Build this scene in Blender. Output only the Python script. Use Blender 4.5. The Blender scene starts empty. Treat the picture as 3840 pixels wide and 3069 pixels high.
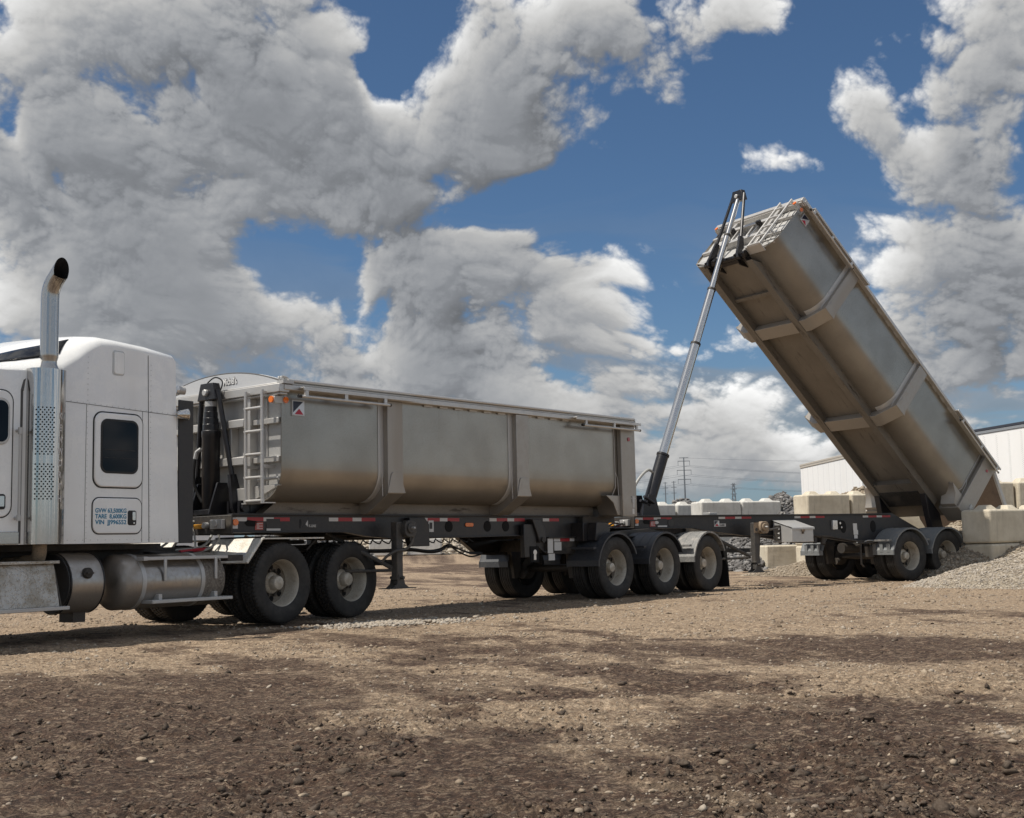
import bpy, math, random
import numpy as np
from mathutils import Vector, Matrix
R = math.radians
random.seed(7)
rng = np.random.default_rng(7)
SC = bpy.context.scene
COL = SC.collection

# ---------------------------------------------------------------- camera, sky, sun, exposure
cd = bpy.data.cameras.new('camera')
cd.sensor_width = 36.0
cd.lens = 36.0 * 4652.0 / 3840.0
cd.clip_start = 0.1
cd.clip_end = 20000
cam = bpy.data.objects.new('camera', cd)
COL.objects.link(cam)
PITCH, ROLL, CAMH = R(6.30), R(1.354), 0.9326
_f = Vector((0, math.cos(PITCH), math.sin(PITCH)))
_u = Vector((0, -math.sin(PITCH), math.cos(PITCH)))
_r = Vector((1, 0, 0))
_r2 = math.cos(ROLL) * _r - math.sin(ROLL) * _u
_u2 = math.sin(ROLL) * _r + math.cos(ROLL) * _u
cam.matrix_world = Matrix(((_r2.x, _u2.x, -_f.x, 0), (_r2.y, _u2.y, -_f.y, 0), (_r2.z, _u2.z, -_f.z, CAMH), (0, 0, 0, 1)))
SC.camera = cam
SC.view_settings.view_transform = 'Standard'
SC.view_settings.look = 'None'
SC.view_settings.exposure = 0.0
CLOUD_GAIN = 0.92
SC.view_settings.gamma = 1.0
SC.cycles.max_bounces = 8

SUN = Vector((-0.515, -0.19, 1.0)).normalized()
sd = bpy.data.lights.new('sun', 'SUN')
sd.energy = 5.0
sd.angle = R(0.53)
sd.color = (1.0, 0.935, 0.84)
sun = bpy.data.objects.new('sun', sd)
COL.objects.link(sun)
sun.rotation_euler = SUN.to_track_quat('Z', 'Y').to_euler()

# ---------------------------------------------------------------- node helper
class NT:
    def __init__(s, tree): s.t = tree
    def n(s, typ, **kw):
        nd = s.t.nodes.new(typ)
        for k, v in kw.items():
            if k.startswith('i_'):
                key = k[2:]
                key = int(key) if key.isdigit() else key.replace('_', ' ')
                nd.inputs[key].default_value = v
            else: setattr(nd, k, v)
        return nd
    def l(s, a, b): s.t.links.new(a, b)
    def val(s, x, sock):
        if isinstance(x, (int, float)): sock.default_value = x
        elif isinstance(x, (tuple, list)): sock.default_value = x
        else: s.l(x, sock)
    def math(s, op, a, b=None, c=None, clamp=False):
        nd = s.n('ShaderNodeMath', operation=op, use_clamp=clamp)
        s.val(a, nd.inputs[0])
        if b is not None: s.val(b, nd.inputs[1])
        if c is not None: s.val(c, nd.inputs[2])
        return nd.outputs[0]
    def vmath(s, op, a, b=None):
        nd = s.n('ShaderNodeVectorMath', operation=op)
        s.val(a, nd.inputs[0])
        if b is not None: s.val(b, nd.inputs[1])
        return nd.outputs['Value'] if op in ('LENGTH', 'DOT_PRODUCT') else nd.outputs[0]
    def ramp(s, x, a, b, c=0.0, d=1.0, smooth=True):
        nd = s.n('ShaderNodeMapRange', interpolation_type='SMOOTHSTEP' if smooth else 'LINEAR', clamp=True)
        s.val(x, nd.inputs['Value'])
        nd.inputs['From Min'].default_value = a; nd.inputs['From Max'].default_value = b
        nd.inputs['To Min'].default_value = c; nd.inputs['To Max'].default_value = d
        return nd.outputs[0]
    def mix(s, f, a, b, mode='MIX'):
        nd = s.n('ShaderNodeMix', data_type='RGBA', blend_type=mode)
        s.val(f, nd.inputs[0])
        for x, k in ((a, 6), (b, 7)):
            if isinstance(x, tuple) and len(x) == 3: x = x + (1,)
            s.val(x, nd.inputs[k])
        return nd.outputs[2]
    def noise(s, vec, scale, detail=4, rough=.55, dist=0.0, lac=2.0):
        nd = s.n('ShaderNodeTexNoise')
        if vec is not None: s.l(vec, nd.inputs['Vector'])
        nd.inputs['Scale'].default_value = scale; nd.inputs['Detail'].default_value = detail
        nd.inputs['Roughness'].default_value = rough; nd.inputs['Distortion'].default_value = dist
        nd.inputs['Lacunarity'].default_value = lac
        return nd.outputs['Fac']

# ---------------------------------------------------------------- sky with clouds (world)
W = bpy.data.worlds.new('World'); SC.world = W; W.use_nodes = True
W.node_tree.nodes.clear()
# banks of cloud (weight > 0) and clear gaps (weight < 0): centre and radii on the stereographic sky chart
# (east/(1+north), up/(1+north)), rotation in degrees
BLOBS = [
    (-0.1375, 0.1845, 0.1161, 0.0728, 0, 1.3),
    (-0.116, 0.1758, 0.048, 0.0294, 0, 0.3),
    (-0.0845, 0.1706, 0.0526, 0.0483, 0, 0.35),
    (-0.184, 0.1283, 0.0384, 0.0369, 0, 0.75),
    (-0.1399, 0.114, 0.0473, 0.0244, 0, 0.7),
    (0.0113, 0.19, 0.0593, 0.0258, 25, 1.0),
    (0.0724, 0.2077, 0.0432, 0.0172, 10, 0.85),
    (-0.0092, 0.2142, 0.0152, 0.0109, 0, 0.4),
    (-0.0315, 0.1647, 0.0383, 0.0206, 35, 0.5),
    (-0.1548, 0.0896, 0.0754, 0.0244, 0, 0.75),
    (-0.0904, 0.0913, 0.0489, 0.0248, 0, 0.75),
    (0.0151, 0.1087, 0.0404, 0.0364, 0, 1.15),
    (0.0242, 0.0874, 0.0307, 0.0211, 0, 0.35),
    (-0.0425, 0.1137, 0.023, 0.0172, 0, 0.5),
    (-0.0326, 0.125, 0.0365, 0.0381, 0, 0.85),
    (-0.0602, 0.0872, 0.0305, 0.0115, 0, 0.4),
    (0.0222, 0.1673, 0.0211, 0.015, 0, 0.5),
    (-0.009, 0.1455, 0.0212, 0.0076, 40, 0.3),
    (-0.0339, 0.0676, 0.0997, 0.0269, 0, 0.9),
    (-0.1057, 0.0724, 0.0745, 0.0228, 0, 0.7),
    (-0.0054, 0.0535, 0.0768, 0.0154, 0, 0.5),
    (-0.1462, 0.0595, 0.1011, 0.0282, 0, 1.0),
    (-0.0535, 0.0411, 0.1331, 0.0153, 0, 0.6),
    (0.0515, 0.0348, 0.057, 0.0115, 0, 0.4),
    (-0.0485, 0.0985, 0.0172, 0.0134, 0, 0.4),
    (0.0412, 0.1554, 0.0096, 0.0132, -40, 0.35),
    (0.1901, 0.1846, 0.0328, 0.0446, -25, 1.1),
    (0.1405, 0.1716, 0.0163, 0.0146, 20, 0.95),
    (0.1532, 0.1752, 0.0108, 0.0109, 20, 0.3),
    (0.1128, 0.1502, 0.0204, 0.0067, 8, 0.8),
    (0.0008, 0.0736, 0.0442, 0.0115, 0, 0.5),
    (0.1558, 0.1066, 0.0304, 0.0187, 0, 0.5),
    (0.1472, 0.1239, 0.0199, 0.0112, 20, 0.35),
    (0.1831, 0.1546, 0.0209, 0.0109, 0, 0.5),
    (0.1896, 0.1211, 0.0364, 0.0221, 20, 0.7),
    (0.175, 0.0942, 0.0527, 0.026, 0, 0.72),
    (0.1867, 0.075, 0.0415, 0.0278, 0, 0.3),
    (0.1511, 0.0693, 0.0359, 0.0188, 0, 0.35),
    (0.071, 0.0534, 0.0246, 0.021, 0, 0.95),
    (0.0703, 0.0305, 0.0565, 0.0114, 0, 0.35),
    (0.155, 0.0766, 0.0465, 0.0263, 0, 0.55),
    (0.1875, 0.1046, 0.0277, 0.0166, 0, 0.35),
    (0.0967, 0.0944, 0.0337, 0.0114, 8, 0.38),
    (0.1391, 0.0378, 0.0541, 0.0169, 0, 0.5),
    (0.1264, 0.0382, 0.0547, 0.0132, 0, 0.4),
    (0.0649, 0.1071, 0.0247, 0.0067, 5, 0.42),
    (0.0624, 0.0843, 0.0361, 0.0134, 0, 0.5),
    (0.1181, 0.0631, 0.0552, 0.0114, 0, 0.4),
    (0.0911, 0.0337, 0.0746, 0.0114, 0, 0.46),
    (0.0231, 0.0413, 0.0497, 0.0096, 0, 0.46),
    (0.1094, 0.0787, 0.0223, 0.0152, 0, 0.3),
    (-0.04, 0.2028, 0.0228, 0.011, 40, -1.35),
    (-0.0553, 0.1983, 0.0076, 0.0091, 0, -0.5),
    (-0.0973, 0.1189, 0.0281, 0.0136, 8, -1.35),
    (-0.0729, 0.1141, 0.0114, 0.0114, 0, -0.6),
    (-0.1758, 0.1377, 0.0067, 0.0083, 0, -0.9),
    (-0.1937, 0.1572, 0.0052, 0.0109, 0, -0.8),
    (-0.0714, 0.0969, 0.0072, 0.0115, -20, -0.85),
    (0.0006, 0.1434, 0.0366, 0.0104, 16, -2.2),
    (-0.0261, 0.1534, 0.0153, 0.0085, 30, -1.0),
    (0.0313, 0.1426, 0.0211, 0.0132, -20, -1.0),
    (-0.0516, 0.131, 0.0115, 0.0085, 0, -0.35),
    (0.0639, 0.1451, 0.0171, 0.0358, 0, -0.7),
    (0.0939, 0.1344, 0.045, 0.0207, 0, -0.55),
    (0.1095, 0.1837, 0.0296, 0.0183, 40, -0.35),
    (-0.043, 0.0889, 0.0134, 0.0054, 0, -0.55),
    (0.0848, 0.072, 0.015, 0.0114, 0, -0.4),
    (0.0337, 0.0814, 0.0115, 0.0058, 0, -0.4),
]
# cloud chart: worked out once as arrays (noise octaves, light marched through the clouds towards the sun), then looked up by direction
def _tile(seed, n=256):
    return np.random.default_rng(seed).random((n, n), dtype=np.float32)
_T = [_tile(100 + i) for i in range(14)]
def vnoise(x, y, k):
    t = _T[k % 14]; n = t.shape[0]
    xi = np.floor(x); yi = np.floor(y)
    fx = (x - xi).astype(np.float32); fy = (y - yi).astype(np.float32)
    xi = xi.astype(np.int32) % n; yi = yi.astype(np.int32) % n
    x1 = (xi + 1) % n; y1 = (yi + 1) % n
    fx = fx * fx * fx * (fx * (fx * 6 - 15) + 10); fy = fy * fy * fy * (fy * (fy * 6 - 15) + 10)
    a = t[yi, xi]; a = a + (t[yi, x1] - a) * fx
    b = t[y1, xi]; b = b + (t[y1, x1] - b) * fx
    return a + (b - a) * fy
def fbm(x, y, octaves, gain=0.55, k0=0, billow=False, lac=2.03):
    s = np.zeros(np.broadcast(x, y).shape, np.float32); a = 1.0; tot = 0.0
    ca, sa = math.cos(0.6), math.sin(0.6)
    for o in range(octaves):
        v = vnoise(x + 17.3 * o, y - 9.1 * o, k0 + o)
        if billow: v = np.abs(2 * v - 1)
        s += a * v; tot += a; a *= gain
        x, y = (x * ca - y * sa) * lac, (x * sa + y * ca) * lac
    return s / tot
def sstep(x, a, b):
    t = np.clip((x - a) / (b - a), 0, 1)
    return t * t * (3 - 2 * t)
def cloud_chart(NX, NY, UK, VK):
    U = UK * np.tan((np.linspace(0.5 / NX, 1 - 0.5 / NX, NX) - 0.5) * math.pi).astype(np.float32)
    V = VK * np.tan(np.linspace(0.5 / NY, 1 - 0.5 / NY, NY) * math.pi / 2).astype(np.float32)
    U, V = np.meshgrid(np.clip(U, -3, 3), np.clip(V, 0, 4))
    wx = fbm(U * 11 + 3, V * 13 + 8, 3, 0.5, 0) - 0.5
    wy = fbm(U * 11 + 40, V * 13 + 2, 3, 0.5, 5) - 0.5
    uu, vv = U + 0.05 * wx, V + 0.04 * wy
    cover = np.zeros_like(U)
    for (cx, cy, rx, ry, rot, wgt) in BLOBS:
        c, s = math.cos(R(rot)), math.sin(R(rot))
        dx, dy = uu - cx, vv - cy
        a = (dx * c + dy * s) / rx; b = (-dx * s + dy * c) / ry
        cover += wgt * (1 - sstep(np.sqrt(a * a + b * b), 0.0, 1.65))
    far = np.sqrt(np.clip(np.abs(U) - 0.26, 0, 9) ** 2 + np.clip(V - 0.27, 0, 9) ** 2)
    cover += sstep(far, 0.0, 0.15) * (0.9 * (fbm(U * 4, V * 4 + 5, 4, 0.5, 3) - 0.5) + 0.58)   # broken cloud over the unseen rest of the sky, thickened for fill light
    cover = np.minimum(cover, 1.25)
    px, py = U * 30, (np.maximum(V, 0) + 0.02) ** 0.75 * 30      # flatter towards the horizon
    px, py = px + 0.8 * wx, py + 0.8 * wy
    n = fbm(px, py, 9, 0.56, 2)
    bl = fbm(px * 1.5 + 4 + 0.5 * (n - .5), py * 1.7 + 1, 8, 0.60, 7, True)
    low = fbm(px * 0.35 + 7, py * 0.35, 3, 0.5, 4)
    raw = cover - 0.40 + 2.3 * (n - 0.5) + 1.2 * (bl - 0.42) + 0.5 * (low - 0.5)
    d = sstep(raw, -0.14, 0.46)                                     # opacity
    st = fbm(U * 9 + 0.6 * wx, np.maximum(V, 0) * 60 + 2 * wy, 6, 0.55, 9)       # thin layered veil low down
    veil = sstep(st, 0.46, 0.66) * sstep(V, 0.15, 0.05) * 0.55
    nl = fbm(px * 0.8 + 11, py * 0.8 + 3, 4, 0.5, 10)
    T = np.clip(cover - 0.40 + 1.25 * (nl - 0.5) + 0.75 * (n - 0.5) + 0.7 * (low - 0.5), 0, 1.3)      # smooth depth of cloud
    lump = np.clip(raw + 0.10, 0, 1.3) + 0.5 * (bl - 0.42)
    def look(A, du, dv):                                            # the chart sampled a little way towards the sun
        x = (np.arctan((U + du) / UK) / math.pi + 0.5) * NX - 0.5
        y = np.arctan(np.maximum(V + dv, 0) / VK) * 2 / math.pi * NY - 0.5
        return A[np.clip(np.rint(y), 0, NY - 1).astype(np.int32), np.clip(np.rint(x), 0, NX - 1).astype(np.int32)]
    tau = np.zeros_like(U); rel = np.zeros_like(U)
    for i, st in enumerate((0.002, 0.005, 0.010, 0.018, 0.029, 0.043)):
        tau += look(T, -0.42 * st, st) * (0.35, 0.35, 0.4, 0.42, 0.45, 0.45)[i]
        if i < 4: rel += (lump - look(lump, -0.42 * st, st)) * (0.8, 0.5, 0.3, 0.2)[i]
    light = np.exp(-1.02 * tau)
    edge = 1 - sstep(raw, 0.15, 0.95)
    lum = 0.175 + 0.13 * sstep(V, 0.24, 0.0) + 0.68 * light + (0.09 + 0.17 * edge) * np.clip(rel, -0.4, 1.0)
    lum += 0.22 * (low - 0.5) + 0.16 * (nl - 0.5)
    lum += 0.26 * sstep(far, 0.05, 0.5)                             # unseen clouds overhead and behind brightened as added fill for shaded sides
    vl = 0.50 + 0.35 * (st - 0.5) + 0.3 * (n - 0.5)
    o = d + veil * (1 - d)
    lum = (lum * d + vl * veil * (1 - d)) / np.maximum(o, 1e-3)
    d = o * sstep(V, 0.0, 0.02)
    return d.astype(np.float32), np.clip(lum, 0.12, 1.3).astype(np.float32)

NX, NY, UK, VK = 2560, 1536, 0.25, 0.30
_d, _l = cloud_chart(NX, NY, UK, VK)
chart = bpy.data.images.new('cloud_chart', NX, NY, alpha=False, float_buffer=True, is_data=True)
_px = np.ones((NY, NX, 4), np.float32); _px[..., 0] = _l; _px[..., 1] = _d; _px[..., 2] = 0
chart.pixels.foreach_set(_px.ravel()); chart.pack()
del _px
q = NT(W.node_tree)
tc = q.n('ShaderNodeTexCoord')
sx = q.n('ShaderNodeSeparateXYZ'); q.l(tc.outputs['Generated'], sx.inputs[0])
den = q.math('ADD', sx.outputs[1], 1.001)
U = q.math('DIVIDE', sx.outputs[0], den); V = q.math('DIVIDE', sx.outputs[2], den)
X = q.math('ADD', q.math('MULTIPLY', q.math('ARCTANGENT', q.math('DIVIDE', U, UK)), 1 / math.pi), 0.5)
Y = q.math('MULTIPLY', q.math('ARCTANGENT', q.math('DIVIDE', q.math('MAXIMUM', V, 0.0), VK)), 2 / math.pi)
cv = q.n('ShaderNodeCombineXYZ'); q.l(X, cv.inputs[0]); q.l(Y, cv.inputs[1])
im = q.n('ShaderNodeTexImage', image=chart, extension='EXTEND', interpolation='Linear'); q.l(cv.outputs[0], im.inputs[0])
sc = q.n('ShaderNodeSeparateColor'); q.l(im.outputs[0], sc.inputs[0])
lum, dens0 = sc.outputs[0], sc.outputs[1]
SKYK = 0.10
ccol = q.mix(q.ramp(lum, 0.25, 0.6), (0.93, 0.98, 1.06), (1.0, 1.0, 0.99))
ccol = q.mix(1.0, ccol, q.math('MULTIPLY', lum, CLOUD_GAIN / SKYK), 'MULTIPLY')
sky = q.n('ShaderNodeTexSky', sky_type='NISHITA', sun_disc=False)
sky.sun_elevation = math.asin(SUN.z)
sky.sun_rotation = math.atan2(SUN.x, SUN.y)
sky.altitude = 700; sky.air_density = 1.0; sky.dust_density = 0.6; sky.ozone_density = 3.0
skc = q.mix(1.0, sky.outputs[0], (0.56, 0.68, 0.76), 'MULTIPLY')
# thin pale veil close to the horizon
hz = q.ramp(V, 0.0, 0.10, 0.62, 0.0)
skc = q.mix(hz, skc, (2.0, 2.7, 3.5))
dens = q.math('MULTIPLY', dens0, q.ramp(V, 0.0, 0.03, 0.0, 1.0))
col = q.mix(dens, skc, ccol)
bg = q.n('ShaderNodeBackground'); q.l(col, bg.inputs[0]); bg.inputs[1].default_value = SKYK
wo = q.n('ShaderNodeOutputWorld'); q.l(bg.outputs[0], wo.inputs[0])
W.cycles.sampling_method = 'MANUAL'
W.cycles.sample_map_resolution = 512

# ---------------------------------------------------------------- materials
MATS = {}
def mat(name, base, rough=0.5, metal=0.0, spec=0.5, coat=0.0, fn=None):
    m = bpy.data.materials.new(name); m.use_nodes = True
    t = m.node_tree; b = t.nodes['Principled BSDF']
    b.inputs['Base Color'].default_value = (*base, 1); b.inputs['Roughness'].default_value = rough
    b.inputs['Metallic'].default_value = metal; b.inputs['Specular IOR Level'].default_value = spec
    b.inputs['Coat Weight'].default_value = coat
    if fn: fn(NT(t), b)
    MATS[name] = m
    return m
def objco(q): return q.n('ShaderNodeAttribute', attribute_name='rest').outputs['Vector']   # position on the part before the body was tipped
def worldpos(q): return q.n('ShaderNodeNewGeometry').outputs['Position']
def bump(q, b, h, strength=0.3, dist=0.01):
    bp = q.n('ShaderNodeBump', i_Strength=strength, i_Distance=dist)
    q.l(h, bp.inputs['Height']); q.l(bp.outputs[0], b.inputs['Normal'])
def dirty(base, dirt, amount, scale, rough, drough, zlow=None, zhigh=None, zw=0.6, streak=False, bumpk=0.0, bscale=40):
    """base colour with blotches of road dirt; more of it low down when zlow/zhigh are given (dust thrown up by wheels)"""
    def fn(q, b):
        co = objco(q)
        if streak:
            mp = q.n('ShaderNodeMapping'); mp.inputs['Scale'].default_value = (1, 1, 0.12); q.l(co, mp.inputs[0]); nz = mp.outputs[0]
        else: nz = co
        f = q.ramp(q.noise(nz, scale, 6, 0.62), 0.42, 0.75, 0, amount)
        f2 = q.ramp(q.noise(co, scale * 9, 4, 0.6), 0.35, 0.75, 0, amount * 0.6)
        f = q.math('MAXIMUM', f, f2)
        if zlow is not None:
            s = q.n('ShaderNodeSeparateXYZ'); q.l(co, s.inputs[0])
            zz = q.math('ADD', s.outputs[2], q.math('MULTIPLY', q.math('SUBTRACT', q.noise(co, 6, 5), 0.5), 0.25))
            f = q.math('MAXIMUM', f, q.math('MULTIPLY', q.ramp(zz, zlow, zhigh, zw, 0), q.ramp(q.noise(co, 60, 5, 0.7), 0.3, 0.62, 0.45, 1)))
        q.l(q.mix(f, base, dirt), b.inputs['Base Color'])
        q.l(q.ramp(f, 0, 1, rough, drough, False), b.inputs['Roughness'])
        if b.inputs['Metallic'].default_value > 0:
            q.l(q.ramp(f, 0, 1, b.inputs['Metallic'].default_value, 0.0, False), b.inputs['Metallic'])
        if bumpk: bump(q, b, q.noise(co, bscale, 5, 0.6), bumpk, 0.01)
    return fn
DUST = (0.27, 0.22, 0.165)
mat('white_paint', (0.86, 0.87, 0.86), 0.3, 0, 0.5, 0.6, fn=dirty((0.86, 0.87, 0.86), (0.58, 0.54, 0.47), 0.22, 1.6, 0.26, 0.6, 0.95, 1.4, 0.4, True))
def hullfn(q, b):
    co = objco(q)
    mp = q.n('ShaderNodeMapping'); mp.inputs['Scale'].default_value = (1, 1, 0.05); q.l(co, mp.inputs[0])
    st = q.noise(mp.outputs[0], 9, 6, 0.65)
    bl = q.noise(co, 1.3, 4, 0.5)
    fine = q.noise(co, 240, 3, 0.7)
    c = q.mix(q.ramp(bl, 0.3, 0.7), (0.285, 0.262, 0.228), (0.355, 0.33, 0.29))
    c = q.mix(q.ramp(st, 0.5, 0.8, 0, 0.25), c, (0.30, 0.28, 0.25))
    s = q.n('ShaderNodeSeparateXYZ'); q.l(co, s.inputs[0])
    zz = q.math('ADD', s.outputs[2], q.math('MULTIPLY', q.math('SUBTRACT', bl, 0.5), 0.22))
    du = q.math('MULTIPLY', q.ramp(zz, 1.48, 2.1, 0.75, 0.05), q.ramp(q.noise(co, 90, 5, 0.7), 0.32, 0.66, 0.7, 1.0))
    c = q.mix(du, c, (0.13, 0.112, 0.09))
    mp2 = q.n('ShaderNodeMapping'); mp2.inputs['Scale'].default_value = (0.5, 2.5, 2.5); q.l(co, mp2.inputs[0])
    gr = q.math('MULTIPLY', q.ramp(q.noise(mp2.outputs[0], 3.2, 6, 0.7), 0.56, 0.68), q.ramp(s.outputs[2], 1.56, 1.60, 0.8, 0.0))
    c = q.mix(gr, c, (0.045, 0.036, 0.028))
    mp3 = q.n('ShaderNodeMapping'); mp3.inputs['Scale'].default_value = (1, 1, 0.03); q.l(co, mp3.inputs[0])
    run = q.math('MULTIPLY', q.ramp(q.noise(mp3.outputs[0], 26, 5, 0.7), 0.60, 0.74), q.ramp(s.outputs[2], 2.95, 2.2, 0.55, 0.1))
    c = q.mix(run, c, (0.19, 0.165, 0.135))
    q.l(c, b.inputs['Base Color'])
    q.l(q.ramp(du, 0, 1, 0.96, 0.15, False), b.inputs['Metallic'])
    q.l(q.math('ADD', q.ramp(du, 0, 1, 0.27, 0.75, False), q.math('MULTIPLY', q.math('SUBTRACT', fine, 0.5), 0.14)), b.inputs['Roughness'])
    bump(q, b, q.math('ADD', q.noise(co, 1.1, 2, 0.5), q.math('MULTIPLY', fine, 0.012)), 0.22, 0.03)
mat('brushed_aluminium', (0.6, 0.58, 0.55), 0.4, 0.85, fn=hullfn)
mat('bright_aluminium', (0.54, 0.53, 0.51), 0.40, 0.65, fn=dirty((0.54, 0.53, 0.51), (0.36, 0.32, 0.265), 0.35, 2.5, 0.36, 0.6, streak=True))
mat('rib_aluminium', (0.38, 0.355, 0.32), 0.42, 0.8, fn=dirty((0.38, 0.355, 0.32), (0.27, 0.235, 0.19), 0.45, 1.8, 0.4, 0.7, 1.4, 1.75, 0.5, True))
mat('leg_grey', (0.06, 0.058, 0.055), 0.6, 0, 0.4, fn=dirty((0.05, 0.049, 0.048), (0.17, 0.145, 0.115), 0.6, 3.0, 0.5, 0.85))
mat('rim_disc', (0.16, 0.135, 0.105), 0.6, 0.1, fn=dirty((0.19, 0.165, 0.13), (0.075, 0.058, 0.042), 0.9, 9, 0.5, 0.85))
mat('wall_aluminium', (0.50, 0.50, 0.49), 0.48, 0.5, fn=dirty((0.50, 0.50, 0.49), (0.40, 0.36, 0.31), 0.35, 1.8, 0.45, 0.7, streak=True))
mat('tank_aluminium', (0.40, 0.38, 0.355), 0.25, 0.95, fn=dirty((0.40, 0.38, 0.355), (0.19, 0.155, 0.115), 0.6, 2.2, 0.28, 0.7, 0.25, 0.75, 0.6, False, 0.05))
mat('dirty_tank_wrap', (0.10, 0.085, 0.07), 0.7, 0.2, fn=dirty((0.10, 0.085, 0.07), (0.45, 0.41, 0.35), 0.9, 5, 0.6, 0.8, streak=True))
def treadfn(c0, c1):
    def fn(q, b):
        co = objco(q)
        w1 = q.n('ShaderNodeTexWave', bands_direction='DIAGONAL', i_Scale=26.0); q.l(co, w1.inputs[0])
        vo = q.n('ShaderNodeTexVoronoi', i_Scale=38.0); q.l(co, vo.inputs['Vector'])
        q.l(q.mix(q.ramp(q.noise(co, 5, 5, 0.65), 0.35, 0.7), c0, c1), b.inputs['Base Color'])
        bump(q, b, q.ramp(vo.outputs['Distance'], 0.2, 0.5, 1, 0), 0.7, 0.006)
    return fn
mat('tread_plate', (0.5, 0.48, 0.44), 0.42, 0.6, fn=treadfn((0.50, 0.48, 0.44), (0.30, 0.26, 0.20)))
mat('white_tread_plate', (0.74, 0.72, 0.66), 0.5, 0.1, fn=treadfn((0.74, 0.72, 0.66), (0.60, 0.55, 0.46)))
mat('polished_steel', (0.48, 0.47, 0.455), 0.10, 1.0, fn=dirty((0.48, 0.47, 0.455), (0.36, 0.32, 0.28), 0.12, 1.5, 0.10, 0.3, 1.0, 1.7, 0.25, True))
mat('chrome', (0.60, 0.59, 0.57), 0.16, 1.0)
mat('exhaust_steel', (0.42, 0.415, 0.405), 0.2, 1.0, fn=dirty((0.42, 0.415, 0.405), (0.30, 0.26, 0.21), 0.15, 2.0, 0.2, 0.4, streak=True))
mat('black_frame_paint', (0.014, 0.0145, 0.017), 0.38, 0, 0.5, fn=dirty((0.013, 0.0135, 0.016), (0.085, 0.07, 0.055), 0.45, 2.6, 0.35, 0.8, 0.5, 1.15, 0.35))
mat('dusty_black_frame', (0.03, 0.028, 0.026), 0.6, 0, 0.4, fn=dirty((0.022, 0.021, 0.021), (0.14, 0.118, 0.092), 0.55, 3.0, 0.5, 0.85, 0.3, 0.9, 0.5))
mat('flat_black', (0.003, 0.003, 0.003), 0.9)  # soot in the stack; painted-in shade on rim, shield and web holes
mat('black_steel', (0.010, 0.010, 0.013), 0.33, 0, 0.5, fn=dirty((0.009, 0.009, 0.012), (0.05, 0.045, 0.04), 0.3, 4, 0.3, 0.7))
mat('dark_fairing', (0.035, 0.036, 0.038), 0.62, fn=dirty((0.035, 0.036, 0.038), (0.07, 0.065, 0.058), 0.5, 2, 0.55, 0.8, streak=True))
def rubberfn(q, b):
    co = objco(q)
    f = q.ramp(q.noise(co, 7, 6, 0.65), 0.35, 0.75)
    q.l(q.mix(f, (0.017, 0.0165, 0.016), (0.042, 0.039, 0.035)), b.inputs['Base Color'])
    bump(q, b, q.noise(co, 55, 4, 0.6), 0.08, 0.005)
mat('tyre_rubber', (0.02, 0.02, 0.02), 0.72, fn=rubberfn)
mat('fender_plastic', (0.034, 0.038, 0.045), 0.45, fn=dirty((0.032, 0.036, 0.044), (0.11, 0.105, 0.095), 0.5, 3, 0.45, 0.8, bumpk=0.05))
mat('grey_fender_plastic', (.17, .18, .185), 0.5, fn=dirty((0.16, 0.172, 0.178), (0.26, 0.25, 0.23), 0.6, 4, 0.5, 0.8, bumpk=0.05))
mat('dusty_fender_plastic', (0.2, 0.2, 0.19), 0.7, fn=dirty((0.13, 0.135, 0.135), (0.42, 0.39, 0.35), 0.9, 7, 0.6, 0.85, bumpk=0.08))
mat('rim_paint', (0.50, 0.47, 0.40), 0.42, 0.25, fn=dirty((0.55, 0.52, 0.45), (0.24, 0.19, 0.13), 0.8, 6, 0.35, 0.75))
mat('dark_glass', (0.004, 0.005, 0.009), 0.05, 0, 0.22)
mat('dusty_glass', (0.012, 0.013, 0.015), 0.12, 0, 0.25, fn=dirty((0.010, 0.011, 0.013), (0.06, 0.06, 0.06), 0.5, 9, 0.06, 0.5))
mat('gasket', (0.012, 0.012, 0.013), 0.55)
mat('cap_edge', (0.09, 0.09, 0.09), 0.5)
mat('seam', (0.10, 0.10, 0.10), 0.8)
mat('rivet', (0.55, 0.55, 0.54), 0.4)
mat('blue_lettering', (0.006, 0.20, 0.36), 0.5)
mat('etched_lettering', (0.62, 0.61, 0.60), 0.7, 0.0)
mat('grey_lettering', (0.50, 0.50, 0.50), 0.5)
mat('black_lettering', (0.012, 0.012, 0.016), 0.5)
mat('tape_red', (0.35, 0.022, 0.028), 0.38)
mat('tape_white', (0.58, 0.57, 0.55), 0.38)
mat('sticker_red', (0.42, 0.09, 0.075), 0.5)
mat('sticker_white', (0.60, 0.60, 0.58), 0.5)
mat('badge_red', (0.42, 0.02, 0.045), 0.35)
mat('badge_navy', (0.012, 0.013, 0.03), 0.3)
mat('badge_silver', (0.62, 0.63, 0.64), 0.3, 0.5)
mat('amber_lens', (0.75, 0.17, 0.015), 0.2, 0, 0.5, 0.5)
mat('red_lens', (0.30, 0.012, 0.02), 0.2, 0, 0.5, 0.5)
mat('clear_lens', (0.70, 0.71, 0.72), 0.12, 0.5)
mat('tarp_vinyl', (0.78, 0.78, 0.77), 0.5)
mat('end_cap_grey', (0.50, 0.51, 0.52), 0.5, 0.1)
mat('hose_grey', (0.33, 0.33, 0.31), 0.55)
mat('hose_black', (0.012, 0.012, 0.012), 0.5)
mat('hose_red', (0.35, 0.015, 0.03), 0.45)
mat('yellow_plastic', (0.70, 0.32, 0.02), 0.5)
mat('primer_rust', (0.30, 0.22, 0.15), 0.8, fn=dirty((0.33, 0.25, 0.17), (0.05, 0.045, 0.04), 0.9, 8, 0.7, 0.9))
mat('seam_weld', (0.55, 0.54, 0.52), 0.45, 0.5)
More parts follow.
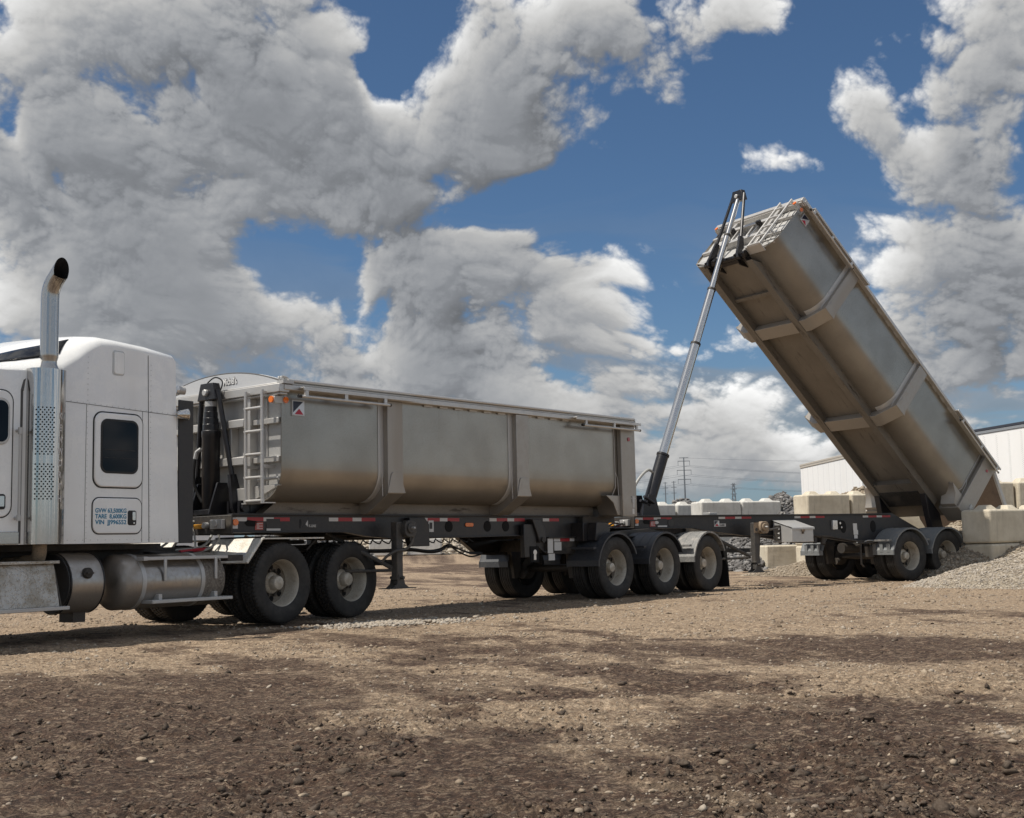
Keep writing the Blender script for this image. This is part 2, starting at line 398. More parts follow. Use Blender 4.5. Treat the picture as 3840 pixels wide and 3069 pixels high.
mat('rust_inside', (0.16, 0.115, 0.085), 0.8, fn=dirty((0.17, 0.125, 0.095), (0.08, 0.06, 0.05), 0.7, 3, 0.7, 0.9))

# ---------------------------------------------------------------- mesh builder
class MB:
    def __init__(s, tf=None): s.v = []; s.f = []; s.m = []; s.tf = tf
    def add(s, vs, fs, mi=0):
        o = len(s.v)
        s.v += [tuple(v) for v in vs]
        for f in fs: s.f.append(tuple(i + o for i in f)); s.m.append(mi)
        return s
    def box(s, x0, x1, y0, y1, z0, z1, mi=0):
        return s.add([(x0, y0, z0), (x1, y0, z0), (x1, y1, z0), (x0, y1, z0), (x0, y0, z1), (x1, y0, z1), (x1, y1, z1), (x0, y1, z1)],
                     [(0, 3, 2, 1), (4, 5, 6, 7), (0, 1, 5, 4), (1, 2, 6, 5), (2, 3, 7, 6), (3, 0, 4, 7)], mi)
    def prism(s, poly, a, b, axis='y', mi=0, caps=True):
        """polygon extruded along an axis: 'y' takes (x, z) points, 'x' takes (y, z), 'z' takes (x, y)"""
        def P(p, t): return (p[0], t, p[1]) if axis == 'y' else (t, p[0], p[1]) if axis == 'x' else (p[0], p[1], t)
        n = len(poly)
        vs = [P(p, a) for p in poly] + [P(p, b) for p in poly]
        fs = [(i, (i + 1) % n, (i + 1) % n + n, i + n) for i in range(n)]
        if caps: fs += [tuple(range(n))[::-1], tuple(range(n, 2 * n))]
        return s.add(vs, fs, mi)
    def band(s, outer, inner, a, b, axis='x', mi=0, closed=False):
        """a thick open (or closed) strip between two polylines of equal length, extruded"""
        def P(p, t): return (p[0], t, p[1]) if axis == 'y' else (t, p[0], p[1])
        n = len(outer)
        vs = [P(p, t) for t in (a, b) for p in outer] + [P(p, t) for t in (a, b) for p in inner]
        fs = []
        for i in range(n if closed else n - 1):
            j = (i + 1) % n
            fs += [(i, j, n + j, n + i), (2 * n + i, 3 * n + i, 3 * n + j, 2 * n + j), (i, 2 * n + i, 2 * n + j, j), (n + i, n + j, 3 * n + j, 3 * n + i)]
        if not closed:
            for i in (0, n - 1): fs.append((i, n + i, 3 * n + i, 2 * n + i))
        return s.add(vs, fs, mi)
    def cyl(s, p0, p1, r0, r1=None, n=20, mi=0, caps=True):
        r1 = r0 if r1 is None else r1
        p0, p1 = Vector(p0), Vector(p1); d = (p1 - p0).normalized()
        a = d.orthogonal().normalized(); b = d.cross(a)
        vs = [p + (a * math.cos(2 * math.pi * i / n) + b * math.sin(2 * math.pi * i / n)) * r for p, r in ((p0, r0), (p1, r1)) for i in range(n)]
        fs = [(i, (i + 1) % n, (i + 1) % n + n, i + n) for i in range(n)]
        if caps: fs += [tuple(range(n))[::-1], tuple(range(n, 2 * n))]
        return s.add(vs, fs, mi)
    def lathe(s, o, d, prof, n=48, mi=0, a0=0.0, mod=None, mis=None):
        """profile of (radius, distance along d) turned about the axis through o"""
        o, d = Vector(o), Vector(d).normalized()
        a = d.orthogonal().normalized(); b = d.cross(a)
        vs, k = [], len(prof)
        for i in range(n):
            th = a0 + 2 * math.pi * i / n; e = a * math.cos(th) + b * math.sin(th)
            for j, (r, t) in enumerate(prof): vs.append(o + d * t + e * (r if mod is None else mod(i, j, r)))
        off = len(s.v)
        s.v += [tuple(v) for v in vs]
        for i in range(n):
            i2 = (i + 1) % n
            for j in range(k - 1):
                s.f.append((off + i * k + j, off + i2 * k + j, off + i2 * k + j + 1, off + i * k + j + 1)); s.m.append(mi if mis is None else mis[j])
        return s
    def tube(s, pts, r, n=10, mi=0, caps=True):
        pts = [Vector(p) for p in pts]
        rs = r if isinstance(r, (list, tuple)) else [r] * len(pts)
        up = None; rings = []
        for i, p in enumerate(pts):
            t = ((pts[i + 1] - p) if i < len(pts) - 1 else (p - pts[i - 1])).normalized()
            if 0 < i < len(pts) - 1: t = ((pts[i + 1] - p).normalized() + (p - pts[i - 1]).normalized()).normalized()
            up = t.orthogonal().normalized() if up is None else (up - t * up.dot(t)).normalized()
            b = t.cross(up)
            rings.append([p + (up * math.cos(2 * math.pi * k / n) + b * math.sin(2 * math.pi * k / n)) * rs[i] for k in range(n)])
        vs = [v for ring in rings for v in ring]
        fs = [(i * n + k, i * n + (k + 1) % n, (i + 1) * n + (k + 1) % n, (i + 1) * n + k) for i in range(len(pts) - 1) for k in range(n)]
        if caps: fs += [tuple(range(n))[::-1], tuple(range((len(pts) - 1) * n, len(pts) * n))]
        return s.add(vs, fs, mi)
    def loft(s, rings, mi=0, closed=True, caps=True):
        n = len(rings[0]); vs = [p for r in rings for p in r]
        fs = [(i * n + k, i * n + (k + 1) % n, (i + 1) * n + (k + 1) % n, (i + 1) * n + k) for i in range(len(rings) - 1) for k in range(n if closed else n - 1)]
        if caps: fs += [tuple(range(n))[::-1], tuple(range((len(rings) - 1) * n, len(rings) * n))]
        return s.add(vs, fs, mi)
    def split(s, name, mats, parent=None, side=None, **kw):
        """like build, but every separate piece (or everything on either side of y = side) becomes an object of its own"""
        par = list(range(len(s.v)))
        def find(i):
            while par[i] != i: par[i] = par[par[i]]; i = par[i]
            return i
        for f in s.f:
            for i in f[1:]: par[find(i)] = find(f[0])
        groups = {}
        for f, m in zip(s.f, s.m):
            r = find(f[0]); groups.setdefault(r, []).append((f, m))
        if side is not None:
            g2 = {}
            for r, fs in groups.items():
                ids = {i for f, _ in fs for i in f}; g2.setdefault(sum(s.v[i][1] for i in ids) / len(ids) > side, []).extend(fs)
            groups = g2
        out = []
        for fs in groups.values():
            ids = sorted({i for f, _ in fs for i in f}); re_ = {i: k for k, i in enumerate(ids)}
            mb = MB(s.tf); mb.v = [s.v[i] for i in ids]; mb.f = [tuple(re_[i] for i in f) for f, _ in fs]; mb.m = [m for _, m in fs]
            out.append(mb.build(name, mats, parent, **kw))
        return out
    def build(s, name, mats, parent=None, bevel=0.0, smooth=40, seg=2, recalc=True):
        tf = s.tf
        vs = [tf(*v) for v in s.v] if tf else s.v
        me = bpy.data.meshes.new(name); me.from_pydata(vs, [], s.f)
        if isinstance(mats, str): mats = [mats]
        for m in mats: me.materials.append(MATS[m])
        me.polygons.foreach_set('material_index', s.m)
        if recalc:
            import bmesh
            bm = bmesh.new(); bm.from_mesh(me); bmesh.ops.recalc_face_normals(bm, faces=bm.faces); bm.to_mesh(me); bm.free()
        at = me.attributes.new('rest', 'FLOAT_VECTOR', 'POINT'); at.data.foreach_set('vector', np.array(s.v, np.float32).ravel())
        o = bpy.data.objects.new(name, me); COL.objects.link(o)
        if smooth:
            me.polygons.foreach_set('use_smooth', [True] * len(me.polygons)); me.set_sharp_from_angle(angle=R(smooth))
        if bevel:
            md = o.modifiers.new('edge', 'BEVEL'); md.width = bevel; md.segments = seg; md.limit_method = 'ANGLE'; md.angle_limit = R(35)
            md.harden_normals = False
        if parent is not None: o.parent = parent
        me.update()
        return o
def tag(o, label=None, cat=None, group=None, kind=None):
    if label: o['label'] = label
    if cat: o['category'] = cat
    if group: o['group'] = group
    if kind: o['kind'] = kind
    return o
def empty(name, loc=(0, 0, 0), rz=0.0, parent=None):
    o = bpy.data.objects.new(name, None); COL.objects.link(o); o.location = loc; o.rotation_euler = (0, 0, rz); o.empty_display_size = 0.2
    if parent is not None: o.parent = parent
    return o
def rrect(x0, x1, z0, z1, r, n=6):
    out = []
    for cx, cz, a in ((x1 - r, z1 - r, 0), (x0 + r, z1 - r, 90), (x0 + r, z0 + r, 180), (x1 - r, z0 + r, 270)):
        out += [(cx + r * math.cos(R(a + 90 * k / n)), cz + r * math.sin(R(a + 90 * k / n))) for k in range(n + 1)]
    return out
def arc(cx, cz, r, a0, a1, n=12):
    return [(cx + r * math.cos(R(a0 + (a1 - a0) * k / n)), cz + r * math.sin(R(a0 + (a1 - a0) * k / n))) for k in range(n + 1)]
def smooth_path(pts, n=8):
    P = [Vector(p) for p in pts]; out = []
    for i in range(len(P) - 1):
        p0, p1, p2, p3 = P[max(i - 1, 0)], P[i], P[i + 1], P[min(i + 2, len(P) - 1)]
        for k in range(n):
            t = k / n
            out.append(0.5 * ((2 * p1) + (p2 - p0) * t + (2 * p0 - 5 * p1 + 4 * p2 - p3) * t * t + (3 * p1 - p0 - 3 * p2 + p3) * t ** 3))
    return out + [P[-1]]
def lettering(name, text, M, size, mname, parent, width=1.0, bold=0.0, depth=0.002, align='LEFT', spacing=1.0):
    """text turned into a thin solid mesh; M places it (x along the line, y up the letters, z out of the face)"""
    cu = bpy.data.curves.new(name, 'FONT'); cu.body = text; cu.size = size; cu.extrude = depth / 2; cu.offset = bold; cu.align_x = align
    cu.space_character = spacing; cu.resolution_u = 3
    to = bpy.data.objects.new(name, cu); COL.objects.link(to)
    bpy.context.view_layer.update()
    me = bpy.data.meshes.new_from_object(to.evaluated_get(bpy.context.evaluated_depsgraph_get()))
    bpy.data.objects.remove(to); bpy.data.curves.remove(cu)
    me.transform(M @ Matrix.Diagonal((width, 1, 1, 1)))
    me.materials.clear(); me.materials.append(MATS[mname])
    o = bpy.data.objects.new(name, me); COL.objects.link(o)
    if parent is not None: o.parent = parent
    return o
def frame_M(o, x, y):
    x, y = Vector(x).normalized(), Vector(y).normalized(); z = x.cross(y)
    return Matrix(((x.x, y.x, z.x, o[0]), (x.y, y.y, z.y, o[1]), (x.z, y.z, z.z, o[2]), (0, 0, 0, 1)))

# ---------------------------------------------------------------- wheels (axis along local y, outer face towards -y)
def tyre_mesh(mb, c, rad, drive, flip=1):
    x, y, z = c; w = 0.135
    half = [(0.305, -0.112), (0.325, -0.126), (0.36, -0.138), (0.42, -0.1425), (0.465, -0.136), (0.492, -0.128), (0.5065, -0.117)]
    g = rad - 0.016
    if drive: tread = [(rad - .002, -0.112), (rad, -0.074), (g, -0.070), (g, -0.060), (rad, -0.056), (rad, -0.012), (g, -0.008)]
    else: tread = [(rad - .002, -0.110), (rad, -0.084), (g, -0.081), (g, -0.073), (rad, -0.070), (rad, -0.040), (g, -0.037), (g, -0.029), (rad, -0.026), (rad, -0.004), (g, -0.002)]
    k = rad / 0.515
    prof = [(r * k if r > .33 else r, t) for r, t in half] + tread
    prof = prof + [(r, -t) for r, t in prof[::-1]]
    nh = len(half); N = 240 if drive else 72
    def mod(i, j, r):
        if not drive: return r
        jj = j if j < len(prof) / 2 else len(prof) - 1 - j
        if jj < nh - 2: return r
        row = (0 if jj <= nh + 1 else 1 if jj <= nh + 5 else 2) + (0 if j < len(prof) / 2 else 1)
        ph = (i + row * 2) % 4
        return r - (0.012 if ph == 0 and r > g + .002 else 0.0)
    mb.lathe((x, y, z), (0, 1, 0), prof, N, 0, mod=mod)
def rim_mesh(mb, c, outer, hub):
    x, y, z = c
    if outer == 'deep':
        prof = [(0.300, -0.104), (0.318, -0.118), (0.324, -0.112), (0.318, -0.106), (0.301, -0.098), (0.289, -0.07), (0.281, 0.0), (0.277, 0.062), (0.262, 0.092), (0.225, 0.104), (0.15, 0.106), (0.15, 0.100), (0.148, 0.072)]
    else:
        prof = [(0.30, -0.10), (0.318, -0.115), (0.322, -0.108), (0.29, -0.09), (0.28, -0.05), (0.20, -0.065), (0.15, -0.07), (0.0, -0.07)]
    mb.lathe(c, (0, 1, 0), prof, 48, 0, mis=[0] * 8 + [3] * 12 if outer == 'deep' else None)
    if outer == 'deep':
        if hub == 'drive':
            mb.lathe(c, (0, 1, 0), [(0.150, 0.104), (0.125, 0.06), (0.098, 0.045), (0.095, -0.03), (0.082, -0.052), (0.05, -0.062), (0.001, -0.065)], 32, 0)
        else:
            mb.lathe(c, (0, 1, 0), [(0.15, 0.090), (0.12, 0.06), (0.088, 0.05), (0.085, -0.01), (0.075, -0.03), (0.05, -0.037), (0.001, -0.038)], 28, 0)
        for k in range(10):
            a = 2 * math.pi * k / 10
            mb.cyl((x + .168 * math.cos(a), y + 0.092, z + .168 * math.sin(a)), (x + .168 * math.cos(a), y + 0.062, z + .168 * math.sin(a)), 0.017, n=6, mi=1)
    nh, off, hr = (8, 0.5, .041) if hub == 'drive' else (8, 0.2, .034)
    if outer == 'deep':
        for k in range(nh):
            a = 2 * math.pi * (k + off) / nh
            hx, hz = x + .208 * math.cos(a), z + .208 * math.sin(a)
            ring = [(hx + hr * math.cos(t), y + 0.0985, hz + hr * math.sin(t)) for t in [2 * math.pi * i / 16 for i in range(16)]]
            mb.add(ring, [tuple(range(16))], 2)  # black disc paints in the dark of a hand hole
    mb.cyl((x, y + .125, z), (x, y + .115, z), 0.285, n=40, mi=2)
_wheels = {}
def wheel(parent, x, y, z, rad=0.525, drive=False, deep=True, near=True, spin=0.0):
    """one wheel: hub mesh with the tyre and the rim as its children; the outer face looks to -y (near side) or +y"""
    key = (rad, drive, deep)
    if key not in _wheels:
        a = MB(); a.cyl((0, 0.10, 0), (0, 0.16, 0), 0.19, n=28); h = a.build('wheel', 'dusty_black_frame')
        t = MB(); tyre_mesh(t, (0, 0, 0), rad, drive); to = t.build('tyre', 'tyre_rubber', h, smooth=32)
        r = MB(); rim_mesh(r, (0, 0, 0), 'deep' if deep else 'flat', 'drive' if drive else 'trailer'); ro = r.build('rim', ['rim_paint', 'dusty_black_frame', 'flat_black', 'rim_disc'], h)
        _wheels[key] = (h, to, ro); root = h
    else:
        h, to, ro = _wheels[key]
        root = h.copy(); COL.objects.link(root)
        for c in (to, ro):
            d = c.copy(); COL.objects.link(d); d.parent = root
    root.parent = parent
    root.location = (x, y, z)
    root.rotation_euler = (0, spin, 0 if near else math.pi)
    return root

# ================================================================ SEMI TRUCK (local x: rearwards, y: towards the far side, z: up)
TRK = tag(empty('semi_truck', (-3.029, 16.319, 0), R(90 - 34.34)), 'white sleeper-cab semi truck with a tall chrome exhaust stack', 'semi truck')
CW0, CW1 = 0.10, 2.40
STN = [(-1.665, 3.25, 3.31, .10, .2), (-1.70, 3.28, 3.35, .12, .2), (-2.14, 3.30, 3.41, .15, .2), (-2.6, 3.32, 3.44, .17, .2), (-2.8, 3.31, 3.455, .22, .25), (-2.95, 3.24, 3.455, .34, .45), (-3.1, 3.13, 3.44, .48, .7),
       (-3.3, 3.00, 3.40, .60, .85), (-3.6, 2.95, 3.31, .70, .9), (-3.9, 2.93, 3.19, .76, .9), (-4.2, 2.92, 3.07, .8, .9), (-4.45, 2.90, 2.98, .5, .5), (-4.62, 2.80, 2.88, .3, .3), (-4.95, 2.42, 2.50, .3, .3), (-5.25, 1.98, 2.04, .2, .3)]
def cab_ring(st, inset=0.0):
    s, zs, zt, li, k = st
    a, b = CW0 + inset, CW1 - inset
    cx = (a + b) / 2
    p0, p2 = (a, zs), (a + li, zt)
    p1 = (a + (1 - 0.0) * 0.0 + k * .32 * li, zt - k * .32 * (zt - zs))
    q = [((1 - t) ** 2 * p0[0] + 2 * t * (1 - t) * p1[0] + t * t * p2[0], (1 - t) ** 2 * p0[1] + 2 * t * (1 - t) * p1[1] + t * t * p2[1]) for t in [i / 8 for i in range(9)]]
    near = [(a, 1.07), (a, 1.6), (a, 2.2)] + q
    far = [(2 * cx - l, z) for l, z in near[::-1]]
    ring = near + [((near[-1][0] + cx) / 2, zt + .02), (cx, zt + .03), ((far[0][0] + cx) / 2, zt + .02)] + far
    return [(s - (z - 1.07) * 0.028 if s > -2 else s, l, z) for l, z in ring]
mb = MB()
rings = [[(x + .012, y + (.03 if y < 1.25 else -.03), z - (.03 if z > 3 else 0)) for x, y, z in cab_ring(STN[0])]] + [cab_ring(s) for s in STN]
mb.loft(rings)
CAB = mb.build('cab', 'white_paint', TRK, smooth=50)
mb = MB()                                                       # panel joints, rivet rows and drip line worked into the shell
def sstrip(x0, z0, x1, z1, w=0.006):
    d = Vector((x1 - x0, 0, z1 - z0)); n = Vector((-d.z, 0, d.x)).normalized() * w / 2
    mb.prism([(x0 - n.x, z0 - n.z), (x1 - n.x, z1 - n.z), (x1 + n.x, z1 + n.z), (x0 + n.x, z0 + n.z)], CW0 - .003, CW0 + .01)
sstrip(-3.28, 2.648, -1.70, 2.598); sstrip(-2.105, 1.08, -2.14, 3.29, 0.008); sstrip(-2.21, 1.08, -2.215, 2.61, .004); sstrip(-3.0, 1.08, -2.995, 2.64, .004)
mb.box(-3.83, -3.80, CW0 - .002, CW0 + .02, 1.08, 2.72)
mb.tube([(-3.815, CW0 + .0, 2.72), (-3.79, CW0 + .01, 2.82), (-3.74, CW0 + .03, 2.92), (-3.68, CW0 + .06, 2.97)], .018, 6)
for k in range(34):
    z = 1.13 + k * .062
    for x in (-2.095, -2.98): mb.cyl((x, CW0 - .004, z), (x, CW0, z), .005, n=6, mi=1)
for k in range(19): mb.cyl((-3.2 + k * .08, CW0 - .004, 2.66 - k * .0025), (-3.2 + k * .08, CW0, 2.66 - k * .0025), .005, n=6, mi=1)
for k in range(16): mb.cyl((-3.22 + k * .1, CW0 - .004, 1.11), (-3.22 + k * .1, CW0, 1.11), .005, n=6, mi=1)
mb.build('panel_seams', ['seam', 'rivet'], CAB, smooth=0)
mb = MB(); mb.prism(rrect(-2.63, -2.49, 3.02, 3.28, .03), CW0 - .012, CW0 + .01); mb.build('vent_cover', 'white_paint', CAB, bevel=.006)
mb = MB(); mb.prism(rrect(-2.648, -2.482, 3.005, 3.295, .035), CW0 - .004, CW0 + .01); mb.build('vent_seal', 'bright_aluminium', CAB)
# sleeper window: raised white surround > gasket > pane
mb = MB(); mb.prism(rrect(-2.89, -2.222, 1.71, 2.558, .11), CW0 - .022, CW0 + .01); wf = mb.build('sleeper_window', 'white_paint', CAB, bevel=.012)
mb = MB(); mb.prism(rrect(-2.905, -2.207, 1.695, 2.573, .12), CW0 - .005, CW0 + .01); mb.build('window_seal', 'gasket', wf)
mb = MB(); mb.prism(rrect(-2.815, -2.29, 1.865, 2.49, .09), CW0 - .029, CW0); mb.build('gasket', 'gasket', wf, bevel=.004)
mb = MB(); mb.prism(rrect(-2.79, -2.315, 1.89, 2.465, .07), CW0 - .031, CW0); mb.box(-2.77, -2.335, CW0 - .034, CW0 - .03, 2.13, 2.142, 1); mb.box(-2.77, -2.335, CW0 - .034, CW0 - .03, 2.04, 2.046, 1)
mb.build('pane', ['dark_glass', 'gasket'], wf)
# baggage door with the weights written on it
mb = MB(); mb.prism(rrect(-2.898, -2.226, 1.182, 1.582, .085), CW0 - .016, CW0 + .01); bd = mb.build('baggage_door', 'white_paint', TRK, bevel=.008)
mb = MB(); mb.prism(rrect(-2.910, -2.214, 1.170, 1.594, .095), CW0 - .005, CW0 + .01); mb.build('door_seal', 'gasket', bd)
mb = MB(); mb.prism(rrect(-2.425, -2.305, 1.275, 1.445, .025), CW0 - .022, CW0); mb.prism(rrect(-2.365, -2.32, 1.33, 1.43, .01), CW0 - .03, CW0 - .018, mi=1)
mb.cyl((-2.342, CW0 - .018, 1.30), (-2.342, CW0 - .03, 1.30), .012, mi=1); mb.build('handle', ['gasket', 'chrome'], bd, bevel=.003)
for i, tx in enumerate(('GVW 63,500KG', 'TARE  8,600KG', 'VIN  JJ996552')):
    M = frame_M((-2.872, CW0 - .0175, 1.418 - i * .0655), (1, 0, 0), (0, 0, 1))
    o = lettering('lettering', tx, M, .069, 'blue_lettering', bd, 0.6, .0016)
    w = max(v.co.x for v in o.data.vertices) - min(v.co.x for v in o.data.vertices)
    x0 = min(v.co.x for v in o.data.vertices)
    for v in o.data.vertices: v.co.x = -2.872 + (v.co.x - x0) * .428 / w
# skylight window in the sloping roof front
mb = MB()
def roof_pt(s, t, off):
    i = max(j for j in range(len(STN)) if STN[j][0] >= s or j == 0)
    i = min(i, len(STN) - 2); a, b = STN[i], STN[i + 1]; u = (a[0] - s) / (a[0] - b[0])
    r = [(1 - u) * p + u * q_ for p, q_ in zip(a, b)]
    ring = cab_ring(tuple([s] + r[1:]))[3:12]
    x = t * 8; k = min(int(x), 7); f = x - k
    p = Vector(ring[k]).lerp(Vector(ring[k + 1]), f)
    d = Vector(ring[k + 1]) - Vector(ring[k]); n = Vector((0, -d.z, d.y)).normalized()
    return p + n * off + Vector((-.3 * off, 0, 0))
grid = [[roof_pt(-(3.06 + u * 1.22) - (1 - v) * .20 * (1 - u), .34 + .36 * v * (1 - .1 * u), .004) for v in [k / 6 for k in range(7)]] for u in [k / 14 for k in range(15)]]
vs = [p for row in grid for p in row]
mb.add(vs, [(i * 7 + k, i * 7 + k + 1, (i + 1) * 7 + k + 1, (i + 1) * 7 + k) for i in range(14) for k in range(6)])
o = mb.build('skylight', 'dusty_glass', CAB); md = o.modifiers.new('t', 'SOLIDIFY'); md.thickness = .010; md.offset = 0
# cab door, its window and handle
mb = MB(); mb.prism(rrect(-5.0, -3.925, 1.36, 2.70, .12), CW0 - .014, CW0 + .01); dr = mb.build('cab_door', 'white_paint', TRK, bevel=.01)
mb = MB(); mb.prism(rrect(-5.012, -3.912, 1.348, 2.712, .13), CW0 - .004, CW0 + .01); mb.build('door_seal', 'gasket', dr)
mb = MB(); mb.prism(rrect(-4.9, -3.965, 2.12, 2.62, .1), CW0 - .026, CW0); mb.build('window_surround', 'bright_aluminium', dr, bevel=.008)
mb = MB(); mb.prism(rrect(-4.86, -3.99, 2.15, 2.59, .08), CW0 - .031, CW0); mb.build('pane', 'dark_glass', dr)
mb = MB(); mb.prism(rrect(-4.15, -4.0, 1.44, 1.60, .03), CW0 - .024, CW0); mb.prism(rrect(-4.08, -4.02, 1.47, 1.58, .01), CW0 - .034, CW0 - .02, mi=1); mb.build('handle', ['gasket', 'chrome'], dr)
mb = MB(); mb.box(-5.1, -3.83, CW0 - .02, CW0 + .02, 1.075, 1.205); mb.build('sill_panel', 'polished_steel', TRK, bevel=.006)
mb = MB(); mb.tube([(-3.87, CW0, 2.28), (-3.87, CW0 - .07, 2.28), (-3.87, CW0 - .07, 1.35), (-3.87, CW0, 1.35)], .017, 8); mb.cyl((-3.87, CW0 - .07, 2.24), (-3.87, CW0 - .07, 2.31), .026); mb.cyl((-3.87, CW0 - .07, 1.32), (-3.87, CW0 - .07, 1.38), .024)
mb.build('grab_handle', 'wall_aluminium', TRK)
# hood, fenders and nose (beyond the left edge of the photograph)
mb = MB()
hr = []
for s, zt, w in ((-5.2, 2.0, .95), (-5.6, 1.93, .92), (-6.3, 1.83, .84), (-6.9, 1.72, .76), (-7.1, 1.55, .7)):
    hr.append([(s, 1.25 - w, .85), (s, 1.25 - w, zt - .25), (s, 1.25 - w + .15, zt - .04), (s, 1.25, zt), (s, 1.25 + w - .15, zt - .04), (s, 1.25 + w, zt - .25), (s, 1.25 + w, .85)])
mb.loft(hr); mb.build('hood', 'white_paint', TRK, bevel=.03, smooth=50)
mb = MB(); mb.prism(rrect(1.25 - .5, 1.25 + .5, .75, 1.62, .08), -7.16, -7.1, 'x'); mb.build('grille', 'chrome', TRK)
mb = MB(); mb.box(-7.35, -7.15, .05, 2.45, .38, .72); mb.build('bumper', 'chrome', TRK, bevel=.03)
for y0, y1 in ((0.0, .42), (2.08, 2.5)):
    mb = MB(); ou = arc(-5.95, .5, .70, 5, 175, 14); inn = arc(-5.95, .5, .66, 5, 175, 14); mb.band(ou, inn, y0, y1, 'y'); mb.build('front_fender', 'white_paint', TRK, bevel=.01)
# exhaust stack and its perforated shield
gp = [(-3.76, .11), (-3.757, .02), (-3.74, -.03), (-3.70, -.072), (-3.65, -.097), (-3.59, -.108), (-3.54, -.108), (-3.375, -.05), (-3.36, -.03), (-3.36, .11)]
gi = [(-3.745, .11), (-3.742, .02), (-3.73, -.02), (-3.695, -.06), (-3.647, -.085), (-3.59, -.096), (-3.54, -.096), (-3.38, -.04), (-3.372, -.02), (-3.372, .11)]
mb = MB(); n = len(gp)
v = [(x, y, 1.07) for x, y in gp] + [(x, y, 2.965) for x, y in gp] + [(x, y, 1.07) for x, y in gi] + [(x, y, 2.965) for x, y in gi]
f = []
for i in range(n - 1): f += [(i, i + 1, n + i + 1, n + i), (2 * n + i, 3 * n + i, 3 * n + i + 1, 2 * n + i + 1), (n + i, n + i + 1, 3 * n + i + 1, 3 * n + i), (i, i + 1, 2 * n + i + 1, 2 * n + i)]
mb.add(v, f)
curve = [Vector((x, y)) for x, y in gp[2:7]]
cl = [0]
for i in range(4): cl.append(cl[-1] + (curve[i + 1] - curve[i]).length)
def on_curve(d):
    for i in range(4):
        if d <= cl[i + 1] or i == 3:
            t = (d - cl[i]) / (cl[i + 1] - cl[i]); p = curve[i].lerp(curve[i + 1], t); e = (curve[i + 1] - curve[i]).normalized(); return p, Vector((e.y, -e.x))
for z0, z1 in ((2.03, 2.57), (1.55, 1.97)):
    nr = int((z1 - z0) / .0265)
    for r_ in range(nr):
        for c_ in range(5):
            d = .012 + (c_ + .5 * (r_ % 2)) * .043
            if d > cl[-1]: continue
            p, nn = on_curve(d); z = z0 + r_ * .0265
            if nn.y > 0: nn = -nn
            mb.cyl((p.x, p.y, z), (p.x + nn.x * .0025, p.y + nn.y * .0025, z), .0092, n=8, mi=1)  # black dot paints in the dark of a perforation
SH = mb.build('stack_shield', ['polished_steel', 'flat_black'], TRK, smooth=35)
ex = Vector((.165, .058, 0)).normalized()
for i, ch in enumerate('KENWORTH'):
    p = Vector((-3.54, -.108, 2.42 - i * .128)).lerp(Vector((-3.375, -.05, 2.42 - i * .128)), .5)
    nrm = ex.cross(Vector((0, 0, 1)))
    p = p + nrm * .0015
    lettering('lettering', ch, frame_M(p, ex, (0, 0, 1)), .10, 'etched_lettering', SH, 0.8, .0015, .002, 'CENTER')
px_, py_ = -3.545, .02
mb = MB()
mb.lathe((px_, py_, 2.60), (0, 0, 1), [(.105, 0), (.105, .37), (.085, .42), (.083, .455), (.097, .50), (.0975, .53)], 32)
path = [(px_, py_, 3.12), (px_, py_, 3.5), (px_ - .0, py_, 3.74)]
path += [(px_ + .05 * (1 - math.cos(R(a))), py_ - .30 * (1 - math.cos(R(a))), 3.76 + .30 * math.sin(R(a))) for a in range(8, 50, 6)]
e = Vector(path[-1]) - Vector(path[-2]); e.normalize()
path += [tuple(Vector(path[-1]) + e * .06), tuple(Vector(path[-1]) + e * .26)]
P = [Vector(p) for p in path]
rings = []
for i, p in enumerate(P):
    t = (P[min(i + 1, len(P) - 1)] - P[max(i - 1, 0)]).normalized()
    side = Vector((1, 0, 0)); up = t.cross(side).normalized()
    rings.append([p + (up * math.cos(2 * math.pi * k / 32) + side * math.sin(2 * math.pi * k / 32)) * .096 for k in range(32)])
cut = P[-2] + e * .05                                            # the end is sawn off upright
def saw(ring, prev):
    out = []
    for a, b in zip(prev, ring):
        d = (b - a)
        t = (cut.y - a.y) / d.y if abs(d.y) > 1e-6 else 1
        out.append(a + d * t)
    return out
rings[-1] = saw(rings[-1], rings[-2])
inner = [[p + (c - p).normalized() * .006 for p in ring] for ring, c in ((rings[-1], sum(rings[-1], Vector()) / 32), (rings[-2], P[-2]), (rings[-4], P[-4]))]
mb.loft(rings, caps=False)
mb.loft([rings[-1]] + inner, mi=1, caps=False)
mb.add(inner[-1], [tuple(range(32))], 1)
mb.build('exhaust_stack', ['exhaust_steel', 'flat_black'], TRK, smooth=40, recalc=True)
mb = MB(); mb.tube(smooth_path([(-3.55, .12, 1.12), (-3.54, .14, .98), (-3.50, .25, .90), (-3.5, .5, .88), (-3.5, .9, .86)]), .075, 14); mb.build('exhaust_elbow', 'primer_rust', TRK)
